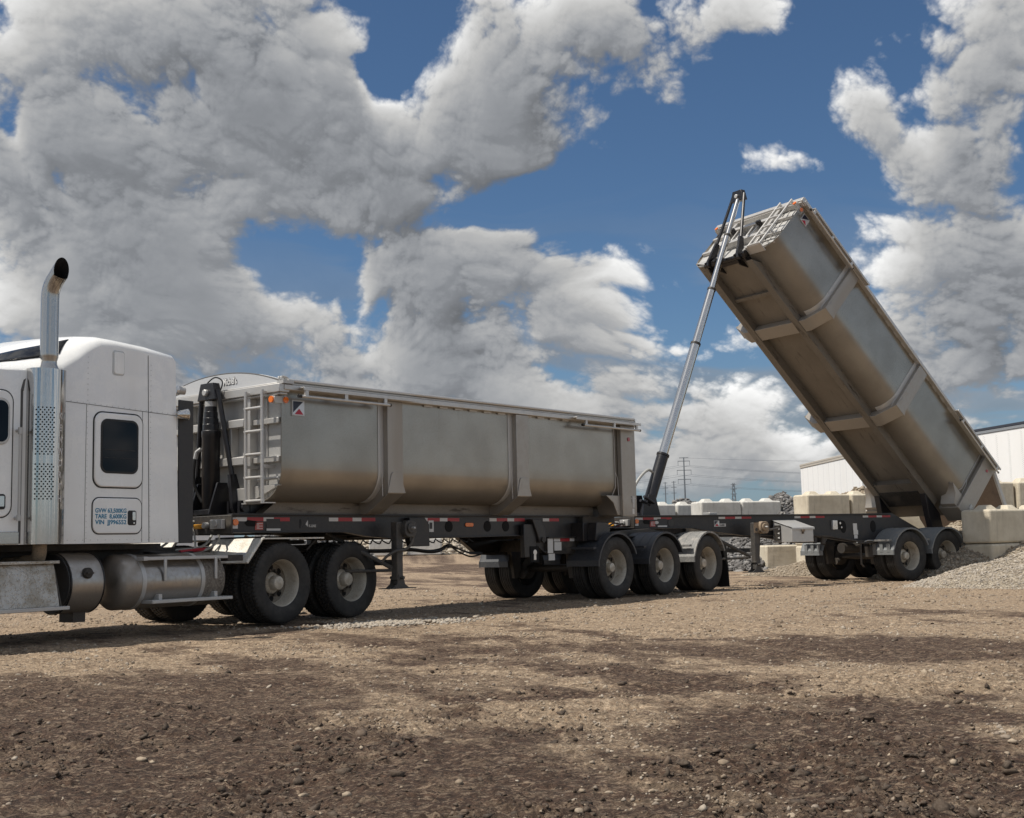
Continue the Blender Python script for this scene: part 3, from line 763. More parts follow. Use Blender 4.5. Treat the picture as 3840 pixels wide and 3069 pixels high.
# dark side fairing behind the sleeper, lamps
mb = MB()
for y in (CW0 + .005, CW1 - .03): mb.box(-1.66, -1.435, y, y + .025, 1.06, 2.80)
mb.split('rear_fairing', 'dark_fairing', TRK, bevel=.006)
mb = MB(); mb.lathe((-1.62, .05, 2.615), (.80, -.35, .02), [(.001, -.10), (.03, -.095), (.055, -.06), (.07, -.01), (.075, .03), (.073, .04)], 24); mb.lathe((-1.62, .05, 2.615), (.80, -.35, .02), [(.073, .04), (.05, .055), (.001, .06)], 24, 1); mb.tube([(-1.72, .11, 2.62), (-1.66, .07, 2.62)], .01, 6); mb.build('spot_lamp', ['chrome', 'clear_lens'], TRK)
mb = MB(); mb.cyl((-1.60, .20, 2.93), (-1.52, .17, 2.93), .052); mb.cyl((-1.60, .20, 2.93), (-1.63, .21, 2.93), .056, .05, mi=1); mb.tube([(-1.55, .2, 2.9), (-1.6, .3, 2.86)], .012, 6); mb.build('work_lamp', ['wall_aluminium', 'clear_lens'], TRK)
# chassis: rails, cross members, axles, air tanks
mb = MB()
for y in (.80, 1.62): mb.box(-6.9, 2.0, y, y + .08, .76, 1.02)
for x in (-5.0, -3.4, -2.2, -1.0, .68, 1.95): mb.box(x, x + .08, .88, 1.62, .80, .98)
mb.box(-3.9, -1.6, .5, 2.0, 1.00, 1.065)
for x in (0, 1.35): mb.cyl((x, .45, .53), (x, 2.05, .53), .085); mb.lathe((x, 1.25, .53), (1, 0, 0), [(.001, -.22), (.15, -.2), (.19, -.08), (.19, .08), (.12, .2), (.001, .22)], 16); mb.box(x - .5, x + .5, .72, .79, .42, .50)
mb.cyl((-5.95, .3, .53), (-5.95, 2.2, .53), .06)
mb.box(-3.02, -2.86, .25, .5, .20, .34)
mb.box(-1.5, -1.0, .35, .8, .45, .75)
mb.box(-3.5, -1.0, .45, .80, .78, .88)
mb.build('chassis', 'dusty_black_frame', TRK)
mb = MB(); mb.box(.1, 1.15, .72, 1.78, 1.03, 1.09); mb.box(.3, 1.0, .85, 1.65, 1.09, 1.145); mb.build('fifth_wheel', 'dusty_black_frame', TRK, bevel=.02)
for x in (0, 1.35):
    for y, near in ((.135, True), (.475, True), (2.025, False), (2.365, False)):
        wheel(TRK, x, y, .525, drive=True, near=near, deep=True, spin=random.uniform(0, 6))
for y, near in ((.16, True), (2.34, False)): wheel(TRK, -5.95, y, .525, near=near, deep=False)
# fuel tanks
def tank(s0, s1, z, r, y0, dish, name='fuel_tank', mats='tank_aluminium'):
    mb = MB(); yc = y0 + r
    mb.lathe((s0, yc, z), (1, 0, 0), [(.001, -dish), (r * .6, -dish * .85), (r * .92, -dish * .35), (r, 0), (r, (s1 - s0)), (r * .92, s1 - s0 + dish * .35), (r * .6, s1 - s0 + dish * .85), (.001, s1 - s0 + dish)], 64)
    return mb.build(name, mats, TRK, smooth=50), yc
t1, yc = tank(-3.22, -2.80, .635, .335, .0, .02)
mb = MB()
for x in (-3.225, -2.80): mb.lathe((x, yc, .635), (1, 0, 0), [(.337, -.008), (.343, -.004), (.343, .006), (.337, .01)], 64)
mb.build('strap', 'black_steel', t1)
mb = MB(); mb.lathe((-3.018, .005, .745), (0, -1, -.0), [(.06, -.03), (.062, .012), (.05, .03), (.001, .032)], 20); mb.box(-3.06, -2.976, -.05, -.025, .735, .755); mb.build('filler_cap', 'dusty_black_frame', t1)
mb = MB(); mb.cyl((-3.25, yc, .635), (-3.236, yc, .635), .325, n=48); mb.build('tank_end', 'dark_fairing', t1)
t2, yc = tank(-2.45, -1.02, .62, .32, .0, .10)
mb = MB()
for x in (-2.24, -1.36): mb.lathe((x, yc, .62), (1, 0, 0), [(.321, -.03), (.326, -.028), (.326, .028), (.321, .03)], 64)
mb.build('strap', 'wall_aluminium', t2, smooth=30)
mb = MB(); mb.lathe((-1.34, yc, .62), (1, 0, 0), [(.3215, 0), (.3235, .002), (.3235, .318), (.3215, .32)], 64); mb.build('dirt_band', 'dirty_tank_wrap', t2)
tank(-3.1, -1.1, .63, .33, 1.84, .05)
mb = MB(); mb.box(-2.25, -.98, -.02, .20, .865, .905); mb.box(-.98, -.72, -.01, .12, .83, .905, 1); mb.box(-2.28, -2.22, -.03, .1, .86, .91)
for x in (-1.98, -1.2): mb.box(x, x + .04, -.03, -.01, .62, .88)
mb.build('upper_step', ['wall_aluminium', 'dusty_black_frame'], TRK, bevel=.006)
mb = MB(); mb.box(-2.20, -.965, -.09, .12, .365, .405)
for x in (-2.05, -1.2): mb.box(x, x + .05, -.02, .08, .40, .47)
mb.build('lower_step', 'wall_aluminium', TRK, bevel=.006)
# tread-plate battery box with its steps
mb = MB(); mb.prism([(.02, .86), (.60, .86), (.60, .40), (-.10, .40), (-.0, .80)], -5.2, -3.44, 'x'); bx = mb.build('battery_box', 'tread_plate', TRK, bevel=.01)
mb = MB(); mb.box(-5.2, -3.40, -.03, .30, .858, .892); mb.build('box_lid', 'tread_plate', bx, bevel=.006)
mb = MB(); mb.box(-5.2, -3.36, -.16, .20, .365, .405); mb.build('box_step', 'wall_aluminium', bx, bevel=.006)
mb = MB(); mb.prism([(-.11, .40), (.25, .40), (.25, .80), (.02, .80)], -3.44, -3.425, 'x'); mb.build('box_end', 'dusty_black_frame', bx)
# quarter fenders over the drive wheels
for y0, y1 in ((-.02, .90), (1.60, 2.52)):
    mb = MB(); mb.band([(-.66, .80), (-.395, 1.105), (-.36, 1.112), (.75, 1.112)], [(-.645, .79), (-.385, 1.09), (-.36, 1.095), (.75, 1.095)], y0, y1, 'y')
    mb.tube([(-.66, y0 + .012, .80), (-.395, y0 + .012, 1.10), (-.36, y0 + .012, 1.108)], .019, 8)
    qf = mb.build('quarter_fender', 'white_tread_plate', TRK, smooth=20)
    mb = MB(); u = Vector((.265, 0, .305)).normalized(); nn = Vector((-u.z, 0, u.x))
    o_ = Vector((-.60, .27, .87)) + nn * .004
    mb.add([o_, o_ + Vector((0, -.17, 0)), o_ + Vector((0, -.17, 0)) + u * .08, o_ + u * .08], [(0, 1, 2, 3)])
    if y0 < 1:
        pl = mb.build('maker_plate', 'grey_lettering', qf, smooth=0); md = pl.modifiers.new('t', 'SOLIDIFY'); md.thickness = .004; md.offset = 1
    mb = MB(); mb.tube([(.9, y0 + .3, 1.09), (.72, y0 + .3, .95), (.70, y0 + .6, .9)], .02, 8); mb.build('fender_bracket', 'dusty_black_frame', TRK)
# air and electric lines from the back of the cab to the front of the trailer
def hose(pts, r, m, name='air_hose'):
    mb = MB(); mb.tube(smooth_path(pts, 8), r, 8); return mb.build(name, m, TRK)
hose([(-1.55, 1.1, 1.0), (-1.2, .85, .98), (-.75, .72, 1.02), (-.55, .75, 1.22), (-.7, .85, 1.34), (-.95, 1.0, 1.30), (-.98, 1.05, 1.12), (-1.1, 1.15, 1.0)], .016, 'hose_grey')
hose([(-1.6, 1.0, .99), (-1.3, .7, .93), (-.9, .55, .96), (-.62, .55, 1.1), (-.62, .62, 1.28), (-.5, .75, 1.33)], .015, 'hose_grey')
hose([(-1.6, .9, .97), (-1.35, .62, .92), (-1.0, .6, .96), (-.8, .8, 1.15), (-.75, .9, 1.3), (-.5, .95, 1.33)], .014, 'hose_grey')
hose([(-1.7, .7, .95), (-1.3, .5, .94), (-.9, .6, .98), (-.7, 1.0, .96)], .02, 'hose_black', 'electric_cable')
hose([(-1.3, .5, .955), (-1.0, .52, .975), (-.8, .58, .985)], .022, 'hose_red', 'coiled_line')

# ================================================================ DUMP TRAILERS (local x: rearwards, y: towards the far side, z: up)
CEN = 1.29
def hull_profile(off=0.0, rad=0.42, n=10):
    """U section of the box seen along its length; off > 0 grows it outwards"""
    a, zb = 0.06 - off, 1.58 - off
    r = rad + off
    near = [(a, 3.0)] + [(a, 2.5), (a, zb + r + .15)] + arc(a + r, zb + r, r, 180, 270, n)
    return near + [(2 * CEN - y, z) for y, z in near[::-1]]
def tape(parent, x0, y, z0, h, pattern, web=1):
    mb = MB(); x = x0
    for w, c in pattern:
        mb.box(x, x + w, y - .003, y + .002, z0, z0 + h, c); x += w
    return mb.build('reflective_tape', ['tape_white', 'tape_red'], parent, smooth=0)
STD = [(.17, 0), (.27, 1), (.17, 0), (.27, 1)]
def body(parent, tf, tipped):
    """the aluminium tub with everything fixed to it"""
    S0, S1 = -7.33, .64
    T = lambda: MB(tf)
    def add(name, mb, mats, par, **kw): return mb.build(name, mats, par, **kw)
    ou, inn = hull_profile(0.0), hull_profile(-.012)
    mb = T(); seg = 8
    n = len(ou)
    mb.band(ou, inn, S0, S1 - .03, 'x')
    H = add('dump_body', mb, 'brushed_aluminium', parent, smooth=30)
    # long bottom rails under the tub
    mb = T()
    for y in (.55, 1.86):
        mb.prism([(-7.26, 1.415), (-7.02, 1.579), (.10, 1.579), (.10, 1.408), (-7.20, 1.408)], y, y + .17, 'y')
    for k in range(26):
        for y in (.545, 1.86 + .17): mb.box(-6.9 + k * .27, -6.78 + k * .27, y, y + .006, 1.572, 1.586)
    mb.split('bottom_rail', 'brushed_aluminium', H, side=CEN, bevel=.004)
    mb = T(); mb.box(-6.35, -6.27, .72, 1.86, 1.50, 1.575); mb.box(-.6, -.1, .72, 1.86, 1.44, 1.578); mb.split('cross_member', 'brushed_aluminium', H)
    # ribs that wrap right round the tub
    def rib(x0, x1, name='rib'):
        mb = T(); m = .035
        o = [(-.03, 2.98), (-.03, 1.695), (.40, 1.425), (CEN, 1.425)]
        i = [(.058, 2.98), (.058, 1.99), (.47, 1.585), (CEN, 1.585)]
        o = o + [(2 * CEN - y, z) for y, z in o[::-1][1:]]; i2 = []
        hp = hull_profile(.001)
        # follow the tub on the inside
        outer = [(-.03, 2.98), (-.03, 2.4), (-.03, 2.0), (-.03, 1.85), (-.03, 1.76), (-.03, 1.695), (.12, 1.60), (.26, 1.512), (.40, 1.425), (.7, 1.425), (1.0, 1.425)]
        inner = [(.059, 2.98), (.059, 2.4), (.059, 2.0)] + [(.48 + .421 * math.cos(R(a)), 2.0 + .421 * math.sin(R(a))) for a in (194, 210, 225, 240, 255, 266)] + [(.7, 1.5785), (1.0, 1.5785)]
        outer += [(2 * CEN - y, z) for y, z in outer[::-1]]; inner += [(2 * CEN - y, z) for y, z in inner[::-1]]
        mb.band(outer, inner, x0, x1, 'x')
        rb = add(name, mb, 'rib_aluminium', H, bevel=.006)
        return rb
    def rib_trim(x0, x1):
        mb = T()
        for sgn, y in ((1, -.03), (-1, 2 * CEN + .03)):
            ya, yb = sorted((y, y - sgn * .012))
            mb.prism([(x0 - .02, 1.70), (x1 + .03, 1.70), (x1 - .06, 1.965), (x1 - .09, 1.99), (x0 + .09, 1.99), (x0 + .06, 1.965)], ya, yb, 'y')
        mb.split('knee_gusset', 'rib_aluminium', H, bevel=.004)
        mb = T(); hp = hull_profile(.004)
        k = len(hp) // 2
        for a, xo in ((hp[:k - 1], x0 - .10), ): mb.tube([(xo, y, z) for y, z in a], .006, 6)
        mb.tube([(x0 - .10, hp[2][0], 2.17), (x0 - .045, .052, 2.06), (x0 - .035, .045, 1.66)], .006, 6)
        fl = hull_profile(.0055); fi = hull_profile(.0005); mb.band(fl[:k - 1], fi[:k - 1], x0 - .10, x0 - .001, 'x')
        add('weld_bead', mb, 'seam_weld' if 'seam_weld' in MATS else 'bright_aluminium', H, smooth=30)
    for x0, x1 in ((-5.515, -5.215), (-2.69, -2.385)): rib(x0, x1); rib_trim(x0, x1)
    # rear post
    mb = T()
    mb.band([(-.03, 2.98), (-.03, 2.0), (-.03, 1.40), (.5, 1.40)], [(.059, 2.98), (.059, 2.0), (.059, 1.50), (.5, 1.50)], .185, .615, 'x')
    mb.band([(2 * CEN + .03, 2.98), (2 * CEN + .03, 2.0), (2 * CEN + .03, 1.40), (2 * CEN - .5, 1.40)], [(2 * CEN - .059, 2.98), (2 * CEN - .059, 2.0), (2 * CEN - .059, 1.50), (2 * CEN - .5, 1.50)], .185, .615, 'x')
    mb.split('rear_post', 'rib_aluminium', H, bevel=.008)
    mb = T()
    for y0, y1 in ((.02, .40), (2 * CEN - .40, 2 * CEN - .02)):
        mb.prism([(-.24, 1.756), (.184, 1.756), (.184, 1.42), (.09, 1.42), (-.03, 1.634)], y0, y1, 'y')
    mb.split('corner_gusset', 'rib_aluminium', H, bevel=.006)
    mb = T(); mb.tube([(.09, .052, 2.95), (.09, .052, 2.17), (.145, .04, 2.06), (.15, .03, 1.66)], .006, 6); mb.tube([(.09, .052, 2.17), (.095, .055, 1.9), (.05, .10, 1.76)], .006, 6)
    add('weld_bead', mb, 'seam_weld', H)
    mb = T()
    for y, y2 in ((-.03, -.042), (2 * CEN + .03, 2 * CEN + .042)): mb.cyl((.415, y, 2.745), (.415, y2, 2.745), .036)
    mb.split('marker_lamp', 'red_lens', H)
    mb = T(); mb.box(.46, .53, -.045, -.028, 1.63, 1.75); mb.box(.42, .58, -.036, -.029, 1.70, 1.72); mb.box(.48, .54, -.034, -.029, 1.55, 1.63); add('latch', mb, 'wall_aluminium', H)
    mb = T(); mb.box(.47, .53, -.033, -.029, 1.44, 1.53); add('sticker', mb, 'sticker_white', H)
    # side rails on top, the lip over the tie bars
    mb = T()
    for sgn in (0, 1):
        Y = (lambda y: 2 * CEN - y) if sgn else (lambda y: y)
        def bx(x0, x1, y0, y1, z0, z1): a, b = sorted((Y(y0), Y(y1))); mb.box(x0, x1, a, b, z0, z1)
        bx(-7.36, .655, -.045, .11, 2.985, 3.055); bx(-7.30, .63, -.012, .11, 3.057, 3.09)
    mb.split('top_rail', 'bright_aluminium', H, side=CEN, bevel=.008)
    for sgn in (0, 1):
        Y = (lambda y: 2 * CEN - y) if sgn else (lambda y: y)
        for x0, x1 in ((-7.13, -4.99), (-1.25, .655)):
            mb = T(); mb.prism([(Y(-.15), 2.985), (Y(-.138), 2.985), (Y(-.138), 3.012), (Y(-.047), 3.012), (Y(-.047), 3.03), (Y(-.15), 3.03)], x0, x1, 'x')
            add('rail_lip', mb, 'bright_aluminium', H, bevel=.003)
    mb = T()
    for x in [-4.7 + .33 * k for k in range(11)]:
        mb.box(x, x + .17, .035, .058, 2.962, 2.985)
    add('rail_lugs', mb, 'bright_aluminium', H)
    for x0, x1, posts in ((-7.19, -5.56, (-7.075, -6.385, -5.655)), (-1.06, .64, (-.97, -.15, .54))):
        mb = T(); mb.tube([(x0, -.13, 2.905), (x1, -.13, 2.905)], .021, 10)
        mb.cyl((x0 - .02, -.13, 2.905), (x0 + .03, -.13, 2.905), .0225, mi=1); mb.cyl((x1 - .01, -.13, 2.905), (x1 + .012, -.13, 2.905), .0225, mi=1)
        for x in posts: mb.box(x - .028, x + .028, -.145, -.115, 2.89, 3.012)
        add('tie_bar', mb, ['bright_aluminium', 'hose_black'], H)
    # front wall with its channels
    xw = -7.285
    mb = T(); prof = hull_profile(-.013); mb.prism(prof, xw, xw + .02, 'x')
    add('front_wall', mb, 'wall_aluminium', H)
    mb = T()
    mb.box(-7.44, -7.27, -.03, 2 * CEN + .03, 2.955, 3.065); mb.box(-7.41, -7.287, -.01, 2 * CEN + .01, 2.925, 2.953); mb.box(-7.40, -7.3, -.02, 2 * CEN + .02, 3.067, 3.09)
    add('front_rail', mb, 'bright_aluminium', H, bevel=.008)
    mb = T()
    for y0, y1 in ((.60, .69), (1.89, 1.98)): mb.box(-7.40, xw, y0, y1, 1.57, 2.93)
    for z in (2.62, 2.125):
        mb.prism([(xw, z - .06), (-7.44, z - .06), (-7.44, z + .04), (xw, z + .075)], .69, 1.89, 'y')
        mb.prism([(xw, z - .05), (-7.36, z - .05), (-7.36, z + .02), (xw, z + .03)], .09, .60, 'y'); mb.prism([(xw, z - .05), (-7.36, z - .05), (-7.36, z + .02), (xw, z + .03)], 1.98, 2 * CEN - .09, 'y')
    for y in (.98, 1.13, 1.45, 1.60): mb.box(-7.41, xw, y, y + .04, 2.16, 2.57)
    mb.box(-7.41, xw, .69, 1.0, 1.60, 1.76); mb.box(-7.41, xw, 1.58, 1.89, 1.60, 1.76)
    mb.prism([(.09, 1.78), (.60, 1.78), (.60, 1.60)], -7.34, xw, 'x'); mb.prism([(2 * CEN - .09, 1.78), (1.98, 1.78), (1.98, 1.60)], -7.34, xw, 'x')
    add('wall_channel', mb, 'bright_aluminium', H, bevel=.006)
    mb = T(); mb.tube([(xw - .012, .38, 2.95), (xw - .012, .38, 1.62)], .008, 6); mb.tube([(-7.34, .10, 1.87), (-7.34, .52, 1.855)], .02, 8); add('wall_weld', mb, 'bright_aluminium', H)
    # ladder
    mb = T(); yl, yr, xl = .565, .235, -7.50
    for y in (yl, yr): mb.tube([(xl, y, 1.545), (xl, y, 3.0)], .023, 10)
    for k in range(5): mb.tube([(xl - .0, yl + .02, 1.58 + .298 * k), (xl, yr - .02, 1.58 + .298 * k)], .022, 10)
    for y in (yl, yr):
        mb.box(xl, -7.29, y - .012, y + .012, 2.94, 2.985); mb.box(xl, -7.30, y - .012, y + .012, 2.0, 2.04)
    mb.box(-7.49, -7.30, yr - .02, yl + .10, 1.548, 1.562)
    add('ladder', mb, 'bright_aluminium', H)
    # lamps and badge
    for y in (.055, 2 * CEN - .055 - .09):
        mb = T(); mb.cyl((-7.45, y + .045, 2.865), (-7.475, y + .045, 2.865), .042, mi=0); mb.cyl((-7.452, y + .045, 2.865), (-7.44, y + .045, 2.865), .05, mi=1); mb.box(-7.44, -7.30, y, y + .09, 2.82, 2.91, 1); add('marker_lamp', mb, ['amber_lens', 'wall_aluminium'], H)
    mb = T(); mb.cyl((-7.27, .058, 2.865), (-7.27, .038, 2.865), .042); mb.cyl((-7.27, .059, 2.865), (-7.27, .05, 2.865), .05, mi=1); add('marker_lamp', mb, ['amber_lens', 'wall_aluminium'], H)
    mb = T(); x0, x1, z0, z1, y = -7.155, -6.965, 2.685, 2.865, .046
    mb.prism(rrect(x0 - .012, x1 + .012, z0 - .012, z1 + .012, .012), y, .061, 'y', 0)
    mb.box(x0, x1, y - .003, y, z0, z1, 2)
    mb.prism([(x0 + .006, z0 + .03), (x0 + .006, z1 - .006), (x1 - .02, z1 - .006)], y - .006, y - .003, 'y', 1)
    mb.prism([(x0 + .03, z0 + .006), (x1 - .012, z0 + .006), (x0 + .105, z0 + .082)], y - .006, y - .003, 'y', 3)
    add('badge', mb, ['wall_aluminium', 'badge_navy', 'badge_silver', 'badge_red'], H, smooth=0)
    # tailgate
    pr = hull_profile(.02)
    if not tipped:
        mb = T(); mb.prism([(y, z) for y, z in pr], .62, .66, 'x'); add('tailgate', mb, 'wall_aluminium', H, bevel=.006)
    else:
        # swung open on its top hinge, resting on the heap
        hx, hz = .64, 3.0
        p = tf(hx, 0, hz); dirv = Vector((.40, 0, -.92)).normalized(); nrm = Vector((.92, 0, .40)).normalized()
        def tg(t, y, w): q_ = Vector((p[0], y, p[2])) + dirv * t + nrm * w; return (q_.x, q_.y, q_.z)
        mb = MB(); L = 1.58
        pts = [(a, y) for y, a in ((0.05, .02), (.05, 1.15), (.12, 1.38), (.3, 1.52), (.5, L), (2.08, L), (2.28, 1.52), (2.46, 1.38), (2.53, 1.15), (2.53, .02))]
        n = len(pts)
        mb.add([tg(a, y, 0) for a, y in pts] + [tg(a, y, .05) for a, y in pts], [(i, (i + 1) % n, n + (i + 1) % n, n + i) for i in range(n)] + [tuple(range(n, 2 * n))], 0)
        mb.add([tg(a, y, -.001) for a, y in pts], [tuple(range(n))], 1)
        for (a0, y0), (a1, y1) in zip(pts[:4], pts[1:5]):
            mb.add([tg(a0, y0 - .02, -.035), tg(a1, y1 - .02, -.035), tg(a1, y1 - .02, .055), tg(a0, y0 - .02, .055), tg(a0, y0 + .03, -.035), tg(a1, y1 + .03, -.035), tg(a1, y1 + .03, .055), tg(a0, y0 + .03, .055)],
                   [(0, 1, 2, 3), (4, 7, 6, 5), (0, 4, 5, 1), (3, 2, 6, 7), (0, 3, 7, 4), (1, 5, 6, 2)], 0)
        mb.build('tailgate', ['wall_aluminium', 'rust_inside'], H, smooth=30)
    mb = T()
    for y in (.0, 2 * CEN - .10): mb.box(.60, .70, y, y + .10, 2.97, 3.10); mb.cyl((.66, y, 3.10), (.66, y + .1, 3.10), .035); mb.tube([(.60, y + .05, 3.12), (.68, y + .05, 3.14), (.71, y + .05, 3.06)], .012, 6)
    mb.split('tailgate_hinge', 'wall_aluminium', H, side=CEN)
    return H
def chassis(parent, deep):
    """the black frame: two web rails, cross members, kingpin plate"""
    mb = MB()
    if not deep:
        prof = [(-7.75, 1.405), (-7.75, 1.195), (-5.80, 1.19), (-5.45, 1.135), (-5.0, 1.10), (-3.1, 1.095), (-1.85, 1.11), (-1.38, .83), (-1.0, .83), (-.15, 1.0), (-.1, 1.385), (-.1, 1.405)]
    else:
        prof = [(-7.10, 1.425), (-7.10, 1.215), (-5.65, 1.205), (-5.20, 1.14), (-4.35, 1.045), (-3.2, 1.03), (-2.35, 1.0), (-1.25, .86), (1.30, .86), (1.30, .98), (.92, 1.13), (.12, 1.455), (.0, 1.455)]
    ztop = prof[0][1]
    for y in (.55, 2.0): mb.prism(prof, y, y + .03, 'y')
    FR = mb.build('chassis', 'black_frame_paint', parent, smooth=0)
    mb = MB()
    top = prof[0][1]; xe = prof[-1][0]
    for y0, y1 in ((.50, .60), (1.98, 2.08)):
        mb.box(prof[0][0], xe, y0, y1, top + .001, top + .022)
        path = [p for p in prof[1:-2]]
        lo = path if not deep else prof[1:10]
        mb.band(lo, [(x, z - .016) for x, z in lo], y0, y1, 'y')
    mb.build('flange', 'black_frame_paint', FR, bevel=.003, smooth=0)
    mb = MB()
    x = prof[0][0] + .80
    while x < xe - .3:
        zb = np.interp(x, [p[0] for p in prof[1:10]], [p[1] for p in prof[1:10]])
        mb.box(x, x + .07, .58, 2.0, max(zb + .02, 1.05), top - .05); x += .85
    mb.box(prof[0][0] + .85, prof[0][0] + 1.9, .58, 2.0, prof[1][1] - .012, prof[1][1] + .006)
    mb.split('cross_member', 'dusty_black_frame', FR, smooth=0)
    f0 = prof[0][0]
    mb = MB(); mb.box(f0 - .03, f0, .50, 2.08, prof[1][1] - .03, top + .005); mb.build('front_bolster', 'dusty_black_frame', FR, bevel=.01)
    mb = MB()
    mb.box(f0 - .09, f0 - .03, .62, .86, top - .17, top - .05); mb.cyl((f0 - .12, .74, top - .10), (f0 - .03, .74, top - .10), .05); mb.cyl((f0 - .10, .98, top - .12), (f0 - .03, .98, top - .12), .04); mb.box(f0 - .09, f0 - .03, 1.05, 1.2, top - .16, top - .1, 1)
    mb.build('air_coupling', ['wall_aluminium', 'yellow_plastic'], FR, bevel=.006)
    mb = MB(); mb.cyl((f0 + .06, .546, top - .09), (f0 + .06, .52, top - .09), .042); mb.box(f0 + .02, f0 + .11, .547, .553, top - .17, top - .03, 1); mb.build('side_lamp', ['amber_lens', 'sticker_white'], FR)
    mb = MB(); mb.prism([(f0 + .22, top - .10), (f0 + .26, top - .06), (f0 + .40, top - .075), (f0 + .43, top - .10), (f0 + .38, top - .145), (f0 + .26, top - .14)], .543, .5495, 'y'); 
    for x in ((-3.66, -2.76, -2.31) if not deep else (-1.44, -.51, -4.0)):
        mb.prism([(x + .085 * math.cos(t), (1.25 if not deep else 1.17) + (.085 if not deep else .13) * math.sin(t)) for t in [2 * math.pi * i / 24 for i in range(24)]], .544, .5495, 'y')
    mb.split('web_hole', 'flat_black', FR, smooth=0)  # flat black plates on the web, painted in for the dark of holes
    mb = MB(); mb.box(f0 + .385, f0 + .515, .543, .549, top - .19, top - .09)
    for k in range(5): mb.box(f0 + .41 + .0 * k, f0 + (.45 if k % 2 else .505), .540, .5432, top - .175 + .016 * k, top - .168 + .016 * k, 1)
    mb.build('warning_sticker', ['sticker_red', 'sticker_white'], FR, smooth=0)
    mb = MB(); mb.box(f0 + .57, f0 + .80, .544, .549, top - .17, top - .045); mb.box(f0 + .57, f0 + .80, .538, .5435, top - .20, top - .172, 1); mb.build('data_plate', ['dark_fairing', 'sticker_white'], FR, smooth=0)
    return FR
def maker_badge(FR, x, z, clear):
    mb = MB(); w, h = .31, .118
    pts = [(x, z + h), (x, z), (x + w, z), (x + w, z + h * .5), (x + .14, z + h * .5), (x + .14, z + h)]
    m0 = 'wall_aluminium' if clear else 'dark_fairing'
    mb.prism(pts, .541, .548, 'y', 0)
    mb.prism([(x + .012, z + .03), (x + .012, z + h - .01), (x + .10, z + h - .01)], .537, .541, 'y', 1)
    mb.prism([(x + .03, z + .012), (x + .12, z + .012), (x + .075, z + .06)], .537, .541, 'y', 3)
    mb.prism([(x + .085, z + .05), (x + .128, z + .02), (x + .128, z + h - .012)], .538, .541, 'y', 2)
    b = mb.build('badge', [m0, 'badge_navy', 'badge_silver', 'badge_red'] if clear else [m0, 'black_frame_paint', 'wall_aluminium', 'dark_fairing'], FR, smooth=0)
    lettering('lettering', 'K-LINE', frame_M((x + .145, .5395, z + .012), (1, 0, 0), (0, 0, 1)), .05, 'black_lettering' if clear else 'wall_aluminium', b, .85, .001)
def landing_leg(parent, x, ztop, zfoot, rust):
    for y, near in ((.30, True), (2.10, False)):
        mb = MB(); mb.box(x - .06, x + .06, y - .06, y + .06, .48 if not rust else .50, ztop); L = mb.build('landing_leg', 'leg_grey', parent, bevel=.012)
        mb = MB(); mb.box(x - .048, x + .048, y - .048, y + .048, zfoot + .05, .49); mb.build('inner_leg', 'leg_grey', L, bevel=.008)
        mb = MB(); mb.box(x - .068, x + .068, y - .068, y + .068, .49, .525); mb.build('collar', 'leg_grey', L, bevel=.006)
        mb = MB(); mb.box(x - .26, x + .26, y - .12, y + .12, zfoot - .012, zfoot)
        for yy in (y - .075, y + .06): mb.prism([(x - .16, zfoot), (x + .16, zfoot), (x + .08, zfoot + .05), (x + .04, zfoot + .18), (x - .04, zfoot + .18), (x - .08, zfoot + .05)], yy, yy + .014, 'y')
        mb.cyl((x, y - .13, zfoot + .14), (x, y + .13, zfoot + .14), .022)
        mb.build('foot', 'leg_grey', L, smooth=30)
        mb = MB(); mb.prism(rrect(x + .02, x + .26, ztop - .22, ztop + .02, .09), y - .15, y - .05, 'y'); mb.cyl((x + .13, y - .15, ztop - .09), (x + .13, y - .18, ztop - .09), .075); mb.cyl((x + .13, y - .17, ztop - .09), (x + .13, y - .24, ztop - .09), .018, mi=1)
        mb.build('gearbox', ['primer_rust' if rust else 'leg_grey', 'wall_aluminium'], L, bevel=.01)
        if rust and near:
            mb = MB(); mb.box(x - .1, x + .1, y - .089, y - .0865, ztop - .2, ztop); mb.cyl((x - .03, y - .0865, ztop - .14), (x - .03, y - .093, ztop - .14), .035, mi=1); mb.build('mount_plate', ['primer_rust', 'leg_grey'], L)
        mb = MB()
        if not rust:
            mb.tube([(x - .05, y + .05, .66), (x - .80, y + .60, 1.17)], .03, 8); mb.tube([(x - .05, y + .05, .63), (x - .62, y + .55, .63)], .022, 8)
            mb.tube(smooth_path([(x + .22, y - .12, 1.12), (x + .16, y - .13, 1.0), (x + .05, y - .12, .92), (x - .12, y - .1, .90), (x - .24, y - .06, .84), (x - .30, y, .76)]), .02, 8)
        else:
            mb.tube([(x + .15, y + .02, 1.1), (x + .10, y + .02, .62)], .022, 8); mb.tube([(x - .05, y + .1, .62), (x - .85, y + .4, 1.06)], .035, 8); mb.tube([(x - .05, y + .1, .60), (x - .95, y + .1, .58)], .024, 8)
            mb.tube([(x + .2, y - .1, ztop - .16), (x + .55, y - .1, ztop - .12)], .022, 8)
        mb.build('brace', 'leg_grey', L)
    mb = MB(); mb.box(x - .04, x + .04, .38, 2.02, .70, .78); mb.build('leg_crossbar', 'leg_grey', parent)
